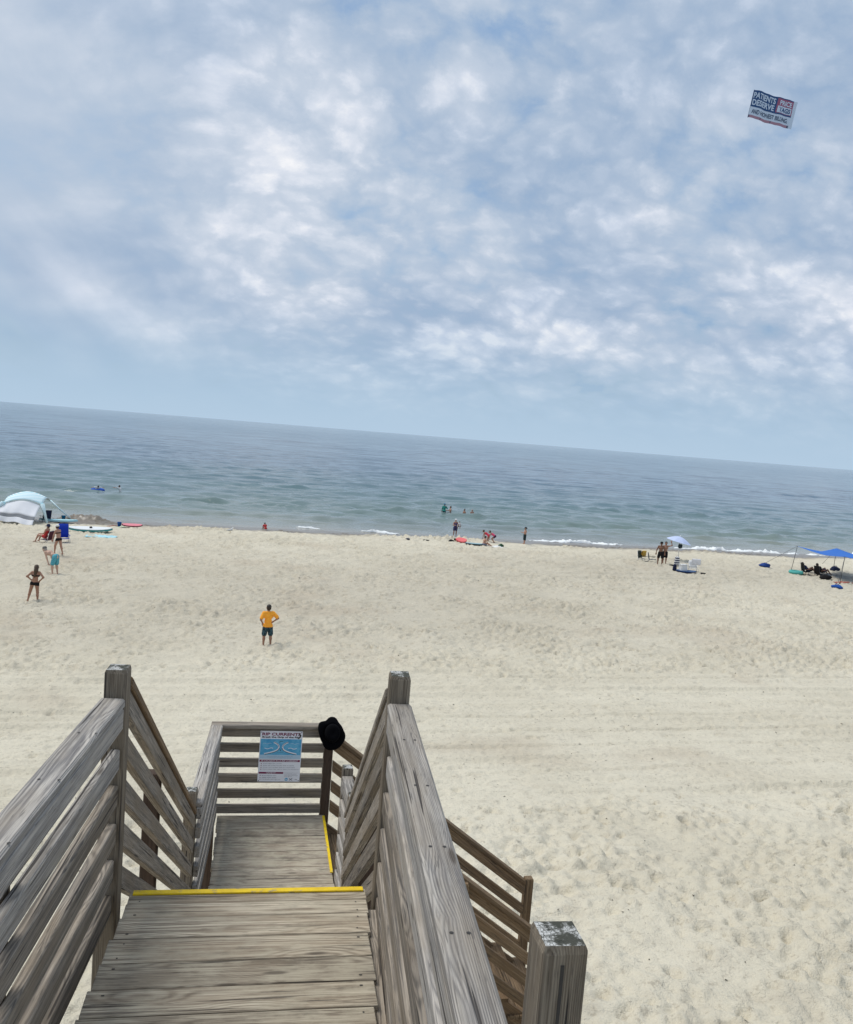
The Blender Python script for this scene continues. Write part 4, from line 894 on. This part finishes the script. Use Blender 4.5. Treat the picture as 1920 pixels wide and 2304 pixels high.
# ------------------------------------------------------------------ advertising banner towed across the sky
def banner():
    TL, TR, BL = Vector((122.7, 260, 115.5)), Vector((137.2, 260, 113.5)), Vector((121.3, 260, 107.2))
    W, Hh = (TR-TL).length, 8.35; X = (TR-TL).normalized(); Yv = (TL-BL); Yv = (Yv-X*Yv.dot(X)).normalized(); Z = X.cross(Yv)
    root = empty('aerial_banner', BL); tag(root, 'navy, red and white advertising banner flying high over the sea', 'banner'); root.rotation_euler = Matrix((X, Yv, Z)).transposed().to_euler()
    wh = plain('banner_white', (.60, .64, .70), .8, .04, .5); nv = plain('banner_navy', (.035, .085, .20), .8, .08, .4); rd = plain('banner_red', (.36, .11, .17), .8, .08, .4); pk = plain('banner_bar', (.42, .22, .26), .8, .08, 1); ink = plain('banner_ink', (.09, .12, .18), .8)
    def sheet(name, x0, x1, y0, y1, z, mat):
        u = np.linspace(x0, x1, 40); v = np.linspace(y0, y1, 8); U, Vv = np.meshgrid(u, v); P = np.stack([U, Vv, z+.0*U], -1); o = link(name, grid_mesh(name, P), mat, root); return o
    s_ = .93*W
    sheet('cloth', 0, W, 0, Hh, 0, wh); sheet('navy_panel', 0, .60*s_, .40*Hh, Hh, .05, nv); sheet('red_panel', .60*s_, s_, .40*Hh, Hh, .05, rd); sheet('navy_edge', .60*s_, s_, .40*Hh, .445*Hh, .08, nv); sheet('navy_edge', .60*s_, s_, .965*Hh, Hh, .08, nv); sheet('red_bar', 0, s_*.99, 0, .095*Hh, .05, pk)
    text('PATIENTS', (.02*s_, .565*s_, .715*Hh, .93*Hh), wh, root, .10, .03); text('DESERVE', (.02*s_, .56*s_, .46*Hh, .675*Hh), wh, root, .10, .03)
    text('PRICE', (.66*s_, .965*s_, .735*Hh, .91*Hh), wh, root, .10, .03)
    sheet('tag_box', .63*s_, .975*s_, .465*Hh, .70*Hh, .09, wh); text('TAGS', (.67*s_, .955*s_, .495*Hh, .665*Hh), nv, root, .14, .03)
    text('AND HONEST BILLING.', (.05*s_, .95*s_, .165*Hh, .325*Hh), ink, root, .10, .02)
    for x0, x1 in ((.005, .02), (.285, .30), (.53, .545), (.955, .985)): sheet('bar_mark', x0*s_, x1*s_, .005*Hh, .09*Hh, .09, ink)
    for y in (0.0, Hh): pass
    tube('spreader_pole', [(0, -.1, 0), (0, Hh+.1, 0)], .05, ink, root, 6)
banner()
flush_text()
for o in [o for o in bpy.data.objects if o.parent and o.parent.name.startswith('aerial_banner') and o.type == 'MESH' and o.name[:8] != 'spreader']:
    for v in o.data.vertices: v.co.z += .22*math.sin(v.co.x*.85)+.12*math.sin(v.co.x*1.9+v.co.y*.5); v.co.y += .10*math.sin(v.co.x*.6)

# ------------------------------------------------------------------ beach gear
ALU = plain('aluminium', (.55, .56, .58), .4, .05, 10, .5, metallic=.6); DKMET = plain('dark_tube', (.05, .05, .055), .5)
def fabric_strip(name, pts, w, mat, parent, sag=.02, x0=None):
    P = np.array([[((u-.5)*w, y, z-sag*4*u*(1-u)) for u in np.linspace(0, 1, 7)] for y, z in pts]); o = link(name, grid_mesh(name, P), mat, parent)
    md = o.modifiers.new('thick', 'SOLIDIFY'); md.thickness = .012; return o
def beach_chair(label, loc, heading, mat, frame_m=ALU, w=.56, seat=.24, back=.72, towel=None, group=None):
    """a chair that faces local +y"""
    root = empty('beach_chair', loc, heading); tag(root, label, 'chair', group)
    bx, bz = -.28-.40*back*.5, seat+back*.92
    fabric_strip('seat', [(.26, seat+.04), (.10, seat+.01), (-.10, seat-.01), (-.27, seat)], w, mat, root)
    fabric_strip('backrest', [(-.27, seat+.03), (-.27+(bx+.27)*.33, seat+(bz-seat)*.33), (-.27+(bx+.27)*.66, seat+(bz-seat)*.68), (bx, bz)], w, mat, root, -.02)
    for s in (-1, 1):
        x = s*(w/2+.012)
        tube('back_tube', [(x, -.20, .0), (x, -.27, seat), (x, bx, bz)], .012, frame_m, root, 6)
        tube('leg', [(x, .30, .0), (x, .27, seat+.03), (x, -.29, seat-.01)], .012, frame_m, root, 6)
        tube('leg', [(x, -.42, .0), (x, -.15, seat), (x, .12, seat+.22)], .011, frame_m, root, 6)
        bm = bmesh.new(); bm_box(bm, (x-.028, -.36, seat+.215), (x+.028, .20, seat+.240)); bmesh.ops.bevel(bm, geom=list(bm.edges), offset=.008, segments=1, affect='EDGES'); link('armrest', bm_mesh('armrest', bm), mat if frame_m is ALU else frame_m, root)
    tube('crossbar', [(-w/2-.012, bx, bz), (w/2+.012, bx, bz)], .012, frame_m, root, 6)
    tube('foot_bar', [(-w/2-.012, .30, .008), (w/2+.012, .30, .008)], .011, frame_m, root, 6)
    return root
def towel_obj(name, label, cat, loc, rz, L, W, mat, rough=.02, group=None, thick=.015):
    u, v = np.meshgrid(np.linspace(-L/2, L/2, 18), np.linspace(-W/2, W/2, 12)); c, s = math.cos(rz), math.sin(rz)
    g = np.random.default_rng(int(L*1000+W*77)); wx = loc[0]+u*c-v*s; wy = loc[1]+u*s+v*c
    z = np.minimum(ground(wx, wy), float(ground(loc[0], loc[1]))+.05)*.5+.5*float(np.mean(ground(wx, wy)))+.03+rough*(np.sin(u*5+1)*np.cos(v*4)+.5*g.normal(size=u.shape)*.4)
    P = np.stack([u*c-v*s, u*s+v*c, z-float(ground(loc[0], loc[1]))], -1)
    o = link(name, grid_mesh(name, P), mat, None, (loc[0], loc[1], float(ground(loc[0], loc[1])))); md = o.modifiers.new('thick', 'SOLIDIFY'); md.thickness = thick; md.offset = -1
    return tag(o, label, cat, group)
def board_obj(name, label, cat, loc, rz, L, W, T, top, side, tilt=(0, 0), nose=1.6, dz=.05, fin=None):
    root = empty(name, gpt(loc[0], loc[1], dz)); root.rotation_euler = (tilt[0], tilt[1], rz); tag(root, label, cat)
    n = 26; prof = []
    for i in range(n+1):
        t = i/n; prof.append((-L/2+L*t, W/2*max(.02, (1-abs(2*t-1)**(nose*1.6))**.62)))
    out = [(x, w) for x, w in prof]+[(x, -w) for x, w in prof[::-1]]
    rock = lambda x: .10*T+.35*abs(x/(L/2))**3*T
    for nm, z0, z1, sc_, mt in (('rail_edge', 0, T*.72, 1.0, side), ('deck', T*.721, T, .965, top)):
        bm = bmesh.new(); a = [bm.verts.new((x*sc_, y*sc_, z0+rock(x))) for x, y in out]; b = [bm.verts.new((x*sc_, y*sc_, z1+rock(x))) for x, y in out]
        for i in range(len(out)): bm.faces.new((a[i], a[(i+1) % len(out)], b[(i+1) % len(out)], b[i]))
        m_ = n+1
        for i in range(n):
            bm.faces.new((b[i], b[i+1], b[2*m_-2-i], b[2*m_-1-i])); bm.faces.new((a[i+1], a[i], a[2*m_-1-i], a[2*m_-2-i]))
        link(nm, bm_mesh(nm, bm), mt, root)
    if fin: bm = bmesh.new(); bm_box(bm, (fin-.10, -.05, T*1.1), (fin+.10, .05, T*1.1+.10)); bmesh.ops.bevel(bm, geom=list(bm.edges), offset=.03, segments=2, affect='EDGES'); link('grip', bm_mesh('grip', bm), BLACK, root)
    return root
def bucket(label, loc, mat, h=.26, r=.13, dz=0):
    root = empty('bucket', gpt(loc[0], loc[1], dz)); tag(root, label, 'bucket')
    bm = bmesh.new(); lathe_bm(bm, [(.001, .005), (r*.75, .0), (r, h), (r*1.08, h), (r*1.08, h+.012), (r*.95, h+.012), (r*.72, .02), (.001, .02)], 16); link('pail', bm_mesh('pail', bm), mat, root, smooth=True)
    tube('handle', [(r*math.cos(a)*1.05, 0, h+r*.9*math.sin(a)) for a in np.linspace(0, math.pi, 9)], .006, WHITE, root, 5); return root
def ring_float(name, label, loc, R0, r, mat, rot=(0, 0, 0), cat='float'):
    root = empty(name, loc); root.rotation_euler = rot; tag(root, label, cat)
    P = np.array([[((R0+r*math.cos(b))*math.cos(a), (R0+r*math.cos(b))*math.sin(a), r*math.sin(b)) for b in np.linspace(0, 2*math.pi, 11)] for a in np.linspace(0, 2*math.pi, 29)]); link('ring', grid_mesh(name, P), mat, root)
    bm = bmesh.new(); bm_box(bm, (R0+r*.2, -.05, r*.75), (R0+r*.6, .05, r*1.02)); link('valve', bm_mesh('valve', bm), WHITE, root); return root
def lumpy(name, label, cat, loc, size, mat, seed=1, dz=0.0, strap=True, group=None):
    root = empty(name, gpt(loc[0], loc[1], dz-.02)); tag(root, label, cat, group); g = np.random.default_rng(seed)
    bm = bmesh.new(); bmesh.ops.create_icosphere(bm, subdivisions=3, radius=1)
    ph = g.uniform(0, 6, 6)
    for v in bm.verts:
        p = v.co.copy(); k = 1+.13*math.sin(3*p.x+ph[0])*math.sin(3*p.y+ph[1])+.10*math.sin(5*p.z+ph[2]+2*p.x)+.05*math.sin(9*p.y+ph[3]); v.co = Vector((p.x*size[0]*k, p.y*size[1]*k, max(p.z*k, -.75)*size[2]+size[2]*.75))
    link('sack', bm_mesh('sack', bm), mat, root, smooth=True)
    if strap: tube('strap', [(-size[0]*.45, 0, size[2]*1.45), (-size[0]*.2, 0, size[2]*2.0), (size[0]*.2, 0, size[2]*2.0), (size[0]*.45, 0, size[2]*1.45)], .018, mat, root, 5)
    return root

AQUA = striped('aqua_striped_cloth', (.47, .70, .76), (.78, .85, .87), 2, .085, .55); AQUA_S = plain('aqua_cloth', (.42, .70, .77), .8, .05, 8); TWHITE = plain('tent_white', (.80, .80, .82), .8, .05, 2, .2, .3); TGREY = plain('tent_grey_mesh', (.27, .28, .30), .8, .2, 12)
def tent():
    C = {'fl': Vector((-22.15, 62.55, -4.86)), 'fr': Vector((-19.72, 63.15, -4.86)), 'br': Vector((-20.05, 66.0, -4.86)), 'bl': Vector((-22.6, 65.6, -4.86))}
    o0 = gpt(-21.1, 64.3); root = empty('beach_tent', o0); tag(root, 'pale aqua striped beach tent with white side wall and splayed legs', 'tent')
    for c in C.values(): c.z = o0.z+1.50
    n = 17; P = np.zeros((n, n, 3)); Wl = []
    for i, v in enumerate(np.linspace(0, 1, n)):
        for j, u in enumerate(np.linspace(0, 1, n)):
            p = C['fl']*(1-u)*(1-v)+C['fr']*u*(1-v)+C['br']*u*v+C['bl']*(1-u)*v
            P[i, j] = (p.x, p.y, p.z+.34*4*u*(1-u)+.34*4*v*(1-v)+.10*(1-max(abs(2*u-1), abs(2*v-1)))); 
    P -= np.array(o0); o = link('roof', grid_mesh('roof', P), AQUA, root); md = o.modifiers.new('thick', 'SOLIDIFY'); md.thickness = .02
    feet = {'fr': gpt(-19.25, 62.9), 'br': gpt(-18.45, 65.6), 'fl': gpt(-23.6, 61.9), 'bl': gpt(-24.0, 66.3)}
    for k in C:
        r = [.16, .11, .07] if k[0] == 'f' else [.07, .06, .05]
        a = C[k]-o0; b = feet[k]-o0; tube('leg', [a+Vector((0, 0, .05)), a.lerp(b, .4), b], r, AQUA, root, 8)
    # side wall under the front eave, blown out at the foot
    bl, br = gpt(-22.75, 61.7, .10)-o0, gpt(-19.75, 61.3, .03)-o0
    def wall(name, v0, v1, mat, dz=0):
        rows = []
        for v in np.linspace(v0, v1, 10):
            row = []
            for u in np.linspace(0, 1, 24):
                tp = C['fl'].lerp(C['fr'], .02+.93*u)-o0; tp.z += .34*4*u*(1-u)*.86-.06; bt = bl.lerp(br, u); p = tp.lerp(bt, v)
                bul = math.sin(v*math.pi)*.16*(.6+.4*math.sin(u*math.pi)); fold = .035*math.sin(u*24)*v+.03*math.sin(u*9+v*4)
                row.append((p.x, p.y-bul+fold+dz, p.z+(.05*math.sin(u*13)*v)))
            rows.append(row)
        o = link(name, grid_mesh(name, np.array(rows)), mat, root); md = o.modifiers.new('thick', 'SOLIDIFY'); md.thickness = .012
    wall('side_wall', 0, .60, TWHITE); wall('wall_stripe', .60, .76, TGREY); wall('wall_skirt', .76, 1, TWHITE)
    for k in ('fr', 'fl'): bm = bmesh.new(); bmesh.ops.create_icosphere(bm, subdivisions=2, radius=.14, matrix=Matrix.Translation(C[k]-o0)); link('corner_pocket', bm_mesh('corner_pocket', bm), AQUA_S, root, smooth=True)
tent()
beach_chair('navy folding chair in the shade of the aqua tent', at(-19.8, 64.1), R(40), NAVY, DKMET)
beach_chair('low chair with pale legs under the woman in red', at(-16.7, 54.55), R(70), cloth((.10, .03, .04)), ALU, seat=.2, back=.62)
BLUE = cloth((.012, .045, .42))
beach_chair('empty royal blue beach chair beside the woman in red', at(-15.8, 55.0), R(-155), BLUE, ALU, w=.58, back=.95)
TEALS = plain('teal_board_side', (.03, .27, .28), .35, .1, 5); BWHITE = plain('board_white', (.82, .84, .84), .35, .04, 3)
board_obj('paddle_board', 'long white paddle board with teal sides lying on the sand', 'paddle board', (-15.55, 59.9), R(14), 2.9, .78, .15, BWHITE, TEALS, (R(9), 0), 1.5, .10, .05)
board_obj('paddle_board', 'pale aqua board lying under the tent leg', 'paddle board', (-18.9, 64.3), R(12), 2.6, .7, .12, AQUA_S, AQUA_S, (0, 0), 1.5, .06)
towel_obj('beach_towel', 'aqua beach towel spread in front of the paddle board', 'towel', (-14.3, 57.8), R(4), 1.9, 1.15, cloth((.45, .76, .84)), .012)
board_obj('bodyboard', 'pink bodyboard with dark red underside near the wet sand', 'bodyboard', (-13.6, 63.7), R(6), 1.45, .62, .09, cloth((.82, .28, .33)), cloth((.14, .01, .03)), (R(8), 0), 2.0, .10)
bucket('blue pail with white base beside the pink bodyboard', (-14.55, 63.9), cloth((.02, .10, .36)), .30, .15)
bucket('blue pail beside the tent leg', (-18.75, 64.9), cloth((.01, .12, .24)), .28, .15, .1)
towel_obj('folded_towel', 'pale green towel lying beside the pink bodyboard', 'towel', (-14.3, 63.3), R(20), .6, .35, cloth((.62, .70, .52)), .06)
towel_obj('swim_fins', 'dark red swim gear lying left of the blue pail', 'swim gear', (-15.05, 64.0), R(8), .8, .16, cloth((.32, .06, .05)), .04)
ring_float('swim_ring', 'blue inflatable ring round a swimmer far out on the left', (-24.93, 98.5, SEA_Z+.06), .58, .17, cloth((.04, .13, .55)))
# middle
board_obj('disc_float', 'round coral pink disc lying tilted on the berm', 'skimboard', (11.35, 67.9), R(8), .95, .80, .09, cloth((.88, .20, .20)), cloth((.75, .10, .12)), (R(18), 0), 1.25, .15)
lumpy('beach_bag', 'small black bag left of the coral disc', 'bag', (10.45, 67.3), (.24, .16, .11), BLACK, 3)
lumpy('beach_bag', 'dark flat bundle lying farther left of the coral disc', 'bag', (8.4, 67.2), (.26, .15, .07), BLACK, 4, strap=False)
lumpy('beach_bag', 'smallest dark bundle at the left end of the row of bags', 'bag', (6.9, 66.9), (.2, .12, .06), NAVY, 5, strap=False)
bucket('small dark pail standing at the berm edge behind the bag', (10.9, 68.3), cloth((.03, .05, .03)), .22, .10)
board_obj('bodyboard', 'grey blue bodyboard under the sitting boy', 'bodyboard', (12.2, 66.5), R(-8), 1.5, .6, .08, cloth((.34, .50, .55)), cloth((.02, .06, .08)), (0, 0), 2.0, .05)
towel_obj('beach_towel', 'rumpled white towel beside the boy on the bodyboard', 'towel', (13.9, 66.0), R(18), 1.35, .9, WHITE, .09)
lumpy('beach_bag', 'green and black bag resting on the white towel', 'bag', (14.35, 66.4), (.24, .16, .12), cloth((.03, .12, .05), (.01, .01, .01)), 6, .06)
# right
YEL = cloth((.72, .46, .10)); SAGE = cloth((.05, .06, .05))
beach_chair('folding chair with a yellow towel over its back left of the two men', at(25.05, 63.5), R(-150), SAGE, ALU, w=.46, seat=.2, back=.66)
def draped(label, loc, heading, w, h, top, mat):
    root = gpt(*loc); P = []
    for t in np.linspace(0, 1, 14):
        y = .04*math.cos(math.pi*min(1, max(0, (t-.42)/.16))) if .42 < t < .58 else (.05 if t <= .42 else -.05)
        z = top-(abs(t-.5)-.06)*2*h*(1 if t < .5 else .8) if abs(t-.5) > .06 else top
        P.append([((u-.5)*w, y+.03*math.sin(u*12)*abs(t-.5)*2-(.12 if t < .5 else .12)*abs(t-.5), z) for u in np.linspace(0, 1, 10)])
    o = link('hanging_towel', grid_mesh('hanging_towel', np.array(P)), mat, None, root); o.rotation_euler = (0, 0, heading); md = o.modifiers.new('thick', 'SOLIDIFY'); md.thickness = .012
    return tag(o, label, 'towel')
draped('yellow towel draped over the dark folding chair', (25.25, 63.85), R(-150), .40, .55, .82, YEL)
beach_chair('small dark folding chair next to the yellow towel', at(25.75, 63.3), R(-120), SAGE, ALU, w=.40, seat=.18, back=.55)
def umbrella():
    g = gpt(28.55, 65.0); root = empty('beach_umbrella', g); tag(root, 'pale blue beach umbrella tilted to the right with white pole', 'umbrella'); top = Vector((.0, 0, 1.90)); ax = Vector((.24, -.06, 1)).normalized()
    tube('pole', [(0, 0, -.2), (0, 0, 1.1), top-ax*.1], .022, WHITE, root, 8)
    X, Y, Z = frame((1, 0, -.2), ax); M = Matrix((X, Y, Z)).transposed().to_4x4(); M.translation = top
    pb = plain('umbrella_cloth', (.54, .62, .84), .8, .06, 4); n = 8
    for k in range(n):
        bm = bmesh.new(); rows = []
        for j in range(6):
            t = j/5; rows.append([bm.verts.new(M @ Vector((1.02*t*math.cos(a)*(1-.07*t*(1-abs(2*s-1))), 1.02*t*math.sin(a)*(1-.07*t*(1-abs(2*s-1))), -.42*t**1.5))) for s, a in ((s, (k+s)*2*math.pi/n) for s in (0, .25, .5, .75, 1))])
        for A, B in zip(rows, rows[1:]):
            for i in range(4): bm.faces.new((A[i], A[i+1], B[i+1], B[i]))
        link('canopy_panel', bm_mesh('canopy_panel', bm), pb, root, smooth=True)
        a = k*2*math.pi/n; tube('rib', [M @ Vector((1.0*t*math.cos(a), 1.0*t*math.sin(a), -.42*t**1.5-.012)) for t in (.02, .35, .7, 1)], .007, ALU, root, 5)
    bm = bmesh.new(); bmesh.ops.create_icosphere(bm, subdivisions=2, radius=.05, matrix=M @ Matrix.Translation((0, 0, .06))); link('finial', bm_mesh('finial', bm), WHITE, root, smooth=True)
umbrella()
def hanging_bag():
    g = gpt(28.55, 64.9); root = empty('hanging_bag', g+Vector((0, -.06, 1.06))); tag(root, 'small dark bag hanging from the umbrella pole', 'bag')
    bm = bmesh.new(); bm_box(bm, (-.17, -.09, 0), (.17, .05, .34)); bmesh.ops.bevel(bm, geom=list(bm.edges), offset=.05, segments=2, affect='EDGES'); link('pouch', bm_mesh('pouch', bm), cloth((.03, .05, .06)), root)
    tube('strap', [(-.12, 0, .32), (0, .05, .55), (.12, 0, .32)], .01, BLACK, root, 5)
hanging_bag()
def cooler(label, loc, rz, w, d, h, body, lid):
    root = empty('cooler', gpt(*loc), rz); tag(root, label, 'cooler')
    bm = bmesh.new(); bm_box(bm, (-w/2, -d/2, .02), (w/2, d/2, h)); bmesh.ops.bevel(bm, geom=list(bm.edges), offset=.025, segments=2, affect='EDGES'); link('box', bm_mesh('box', bm), body, root)
    bm = bmesh.new(); bm_box(bm, (-w/2-.012, -d/2-.012, h+.003), (w/2+.012, d/2+.012, h+.07)); bmesh.ops.bevel(bm, geom=list(bm.edges), offset=.02, segments=2, affect='EDGES'); link('lid', bm_mesh('lid', bm), lid, root)
    tube('handle', [(-w/2-.02, 0, h*.8), (-w/2-.05, 0, h+.18), (w/2+.05, 0, h+.18), (w/2+.02, 0, h*.8)], .012, ALU, root, 6)
board_obj('bodyboard', 'dark blue board lying under the white cooler', 'bodyboard', (26.55, 58.8), R(-4), 1.55, .62, .08, cloth((.08, .14, .26)), cloth((.01, .03, .12)), (R(4), 0), 1.8, .05)
cooler('white cooler standing on the dark blue board', (26.35, 58.95), R(12), .52, .38, .50, WHITE, WHITE)
STRIPE = striped('navy_white_stripe', (.015, .02, .06), (.7, .7, .7), 2, .17, .5)
def tall_bag(label, loc, rz, w, d, h, mat):
    root = empty('tall_bag', gpt(*loc), rz); tag(root, label, 'bag'); bm = bmesh.new(); bm_box(bm, (-w/2, -d/2, 0), (w/2, d/2, h)); bmesh.ops.bevel(bm, geom=list(bm.edges), offset=.05, segments=2, affect='EDGES')
    for v in bm.verts: v.co.x *= 1-.3*v.co.z/h
    link('sack', bm_mesh('sack', bm), mat, root); tube('strap', [(-w*.3, 0, h*.9), (0, 0, h*1.25), (w*.3, 0, h*.9)], .014, mat, root, 5)
tall_bag('navy and white striped bag standing behind the cooler', (27.0, 61.6), 0, .40, .28, .66, STRIPE)
tall_bag('dark backpack leaning at the left side of the cooler', (25.85, 59.25), R(10), .30, .22, .46, NAVY)
beach_chair('white towel-covered chair right of the cooler', at(27.45, 59.6), R(170), WHITE, ALU, back=.62, seat=.28)
draped('white towel with dark red hem hanging on the chair right of the cooler', (27.5, 59.35), R(170), .62, .5, .88, cloth((.78, .77, .78), (.72, .70, .72)))
lumpy('sandals', 'pair of dark sandals on the sand right of the cooler', 'sandals', (27.75, 58.6), (.2, .12, .05), BLACK, 8, strap=False)
lumpy('sandals', 'dark sandals on the sand at the feet of the two men', 'sandals', (26.6, 61.6), (.17, .1, .05), BLACK, 9, strap=False)
CAN = plain('canopy_blue', (.025, .15, .54), .7, .06, 1.2, .3, .15); NAVYB = cloth((.02, .06, .25))
def canopy():
    A, B, Cc, D = Vector((37.68, 63.5, -4.36)), Vector((38.0, 57.7, -4.32)), Vector((42.2, 65.3, -4.50)), Vector((43.2, 59.4, -4.42))
    g = gpt(40.2, 61.4); root = empty('shade_canopy', g); tag(root, 'bright blue stretched shade canopy on poles at the right edge', 'canopy')
    n = 19; P = np.zeros((n, n, 3))
    for i, v in enumerate(np.linspace(0, 1, n)):
        for j, u in enumerate(np.linspace(0, 1, n)):
            pu, pv = .5+(u-.5)*(1-.30*4*v*(1-v)*0), v
            p = A*(1-u)*(1-v)+B*u*(1-v)+Cc*(1-u)*v+D*u*v; c = A*.25+B*.25+Cc*.25+D*.25
            e = max(abs(2*u-1), abs(2*v-1)); m = min(abs(2*u-1), abs(2*v-1)); k = .17*e*(1-m)**1.2; p = p.lerp(c, k)
            P[i, j] = (p.x, p.y, p.z-.26*(1-m**1.5)*(.6+.4*e)-.10*(1-e))
    P -= np.array(g); o = link('sail', grid_mesh('sail', P), CAN, root); md = o.modifiers.new('thick', 'SOLIDIFY'); md.thickness = .01
    for top, foot in ((A, (37.34, 63.45)), (B, (37.75, 57.55)), (Cc, (42.3, 65.6)), (D, (43.5, 59.2))): tube('pole', [gpt(*foot, -.1)-g, top-g], .020, DKMET, root, 8)
    for top, bag in ((A, (35.57, 64.27)), (B, (36.25, 55.45)), (Cc, (42.1, 66.9))): tube('guy_rope', [top-g, gpt(*bag, .3)-g], .012, DKMET, root, 5)
canopy()
lumpy('sandbag', 'dark blue sandbag anchoring the left corner of the canopy', 'sandbag', (35.57, 64.27), (.46, .28, .17), NAVYB, 11, group='canopy anchor bags')
lumpy('sandbag', 'bright blue sandbag in front of the canopy, nearest to the stairs', 'sandbag', (36.12, 55.36), (.40, .28, .17), cloth((.02, .09, .36)), 12, group='canopy anchor bags')
lumpy('sandbag', 'dark sandbag behind the canopy poles near the water', 'sandbag', (42.28, 65.3), (.42, .28, .22), NAVY, 13, group='canopy anchor bags')
ring_float('swim_ring', 'teal inflatable ring lying left of the people under the canopy', gpt(36.75, 61.7, .12), .42, .13, cloth((.10, .42, .38)))
lumpy('beach_bag', 'large black bag in front of the people under the canopy', 'bag', (37.9, 59.6), (.42, .3, .2), BLACK, 14)
beach_chair('dark reclining chair under the left person in the canopy shade', at(37.5, 61.5), R(-95), BLACK, DKMET, seat=.20, back=.7)
beach_chair('dark reclining chair under the right person in the canopy shade', at(38.2, 60.8), R(-80), BLACK, DKMET, seat=.18, back=.7)
towel_obj('beach_mat', 'faded red mat on the sand under the canopy edge', 'mat', (38.6, 58.2), R(4), 1.5, .7, cloth((.42, .14, .10)))
def gull():
    root = empty('gull', gpt(-6.65, 64.16), R(-60)); tag(root, 'white gull standing on the dry sand left of centre', 'bird'); w = plain('gull_white', (.78, .78, .76), .8); gr = plain('gull_grey', (.36, .38, .40), .8)
    net_obj('body', [((0, -.12, .26), (0, .10, .29), .055, .085), ((0, .10, .30), (0, .20, .42), .065, .045), ((0, .20, .43), (0, .23, .44), .050, .045), ((0, -.12, .26), (0, -.27, .25), .05, .018)], .03, .014, w, root)
    for s in (-1, 1):
        net_obj('wing', [((s*.07, .08, .31), (s*.06, -.15, .28), .045, .03), ((s*.06, -.15, .28), (s*.03, -.33, .26), .03, .01)], .02, .013, gr, root); tube('leg', [(s*.03, .0, .22), (s*.03, .01, .0), (s*.03, .06, .0)], .008, YEL, root, 5)
    tube('beak', [(0, .26, .44), (0, .33, .42)], [.014, .004], YEL, root, 5)
gull()

# ------------------------------------------------------------------ debris and dry grass on the sand
def debris():
    g = np.random.default_rng(21); bm = bmesh.new()
    for _ in range(620):
        y = 6+52*g.random()**1.2; x = y*.123+(g.random()*2-1)*(3+.62*y); r = g.uniform(.006, .012+.0006*y); a = g.uniform(0, 6.28); z = float(ground(x, y)); l = r*g.uniform(1, 3.5)
        vs = [bm.verts.new((x+math.cos(a+k*2.09)*(l if k == 0 else r), y+math.sin(a+k*2.09)*(l if k == 0 else r), z+.004+g.uniform(0, .012))) for k in range(3)]; t = bm.verts.new((x, y, z+.012+r*.4))
        for k in range(3): bm.faces.new((vs[k], vs[(k+1) % 3], t))
    tag(link('beach_debris', bm_mesh('beach_debris', bm), plain('dry_debris', (.10, .085, .06), .9, .2, 5)), 'scattered dark shells and seaweed bits on the sand', 'debris', None, 'stuff')
    bm = bmesh.new()
    for cx, cy, n in ((3.25, 6.55, 60), (3.75, 6.35, 46), (2.9, 6.3, 40), (1.5, 9.6, 14)):
        for _ in range(n):
            x, y = cx+g.normal(0, .13), cy+g.normal(0, .10); z = float(ground(x, y)); h = g.uniform(.03, .15); dx, dy = g.normal(0, .09), g.normal(0, .07); w = .003
            a = [bm.verts.new((x-w, y, z-.01)), bm.verts.new((x+w, y, z-.01)), bm.verts.new((x+dx*.5+w*.7, y+dy*.5, z+h*.7)), bm.verts.new((x+dx*.5-w*.7, y+dy*.5, z+h*.7)), bm.verts.new((x+dx, y+dy, z+h))]
            bm.faces.new(a[:4]); bm.faces.new((a[3], a[2], a[4]))
    tag(link('dry_grass', bm_mesh('dry_grass', bm), plain('dry_grass_blades', (.28, .21, .12), .9, .2, 30)), 'dry brown dune grass wisps at the foot of the stairs', 'grass', None, 'stuff')
debris()
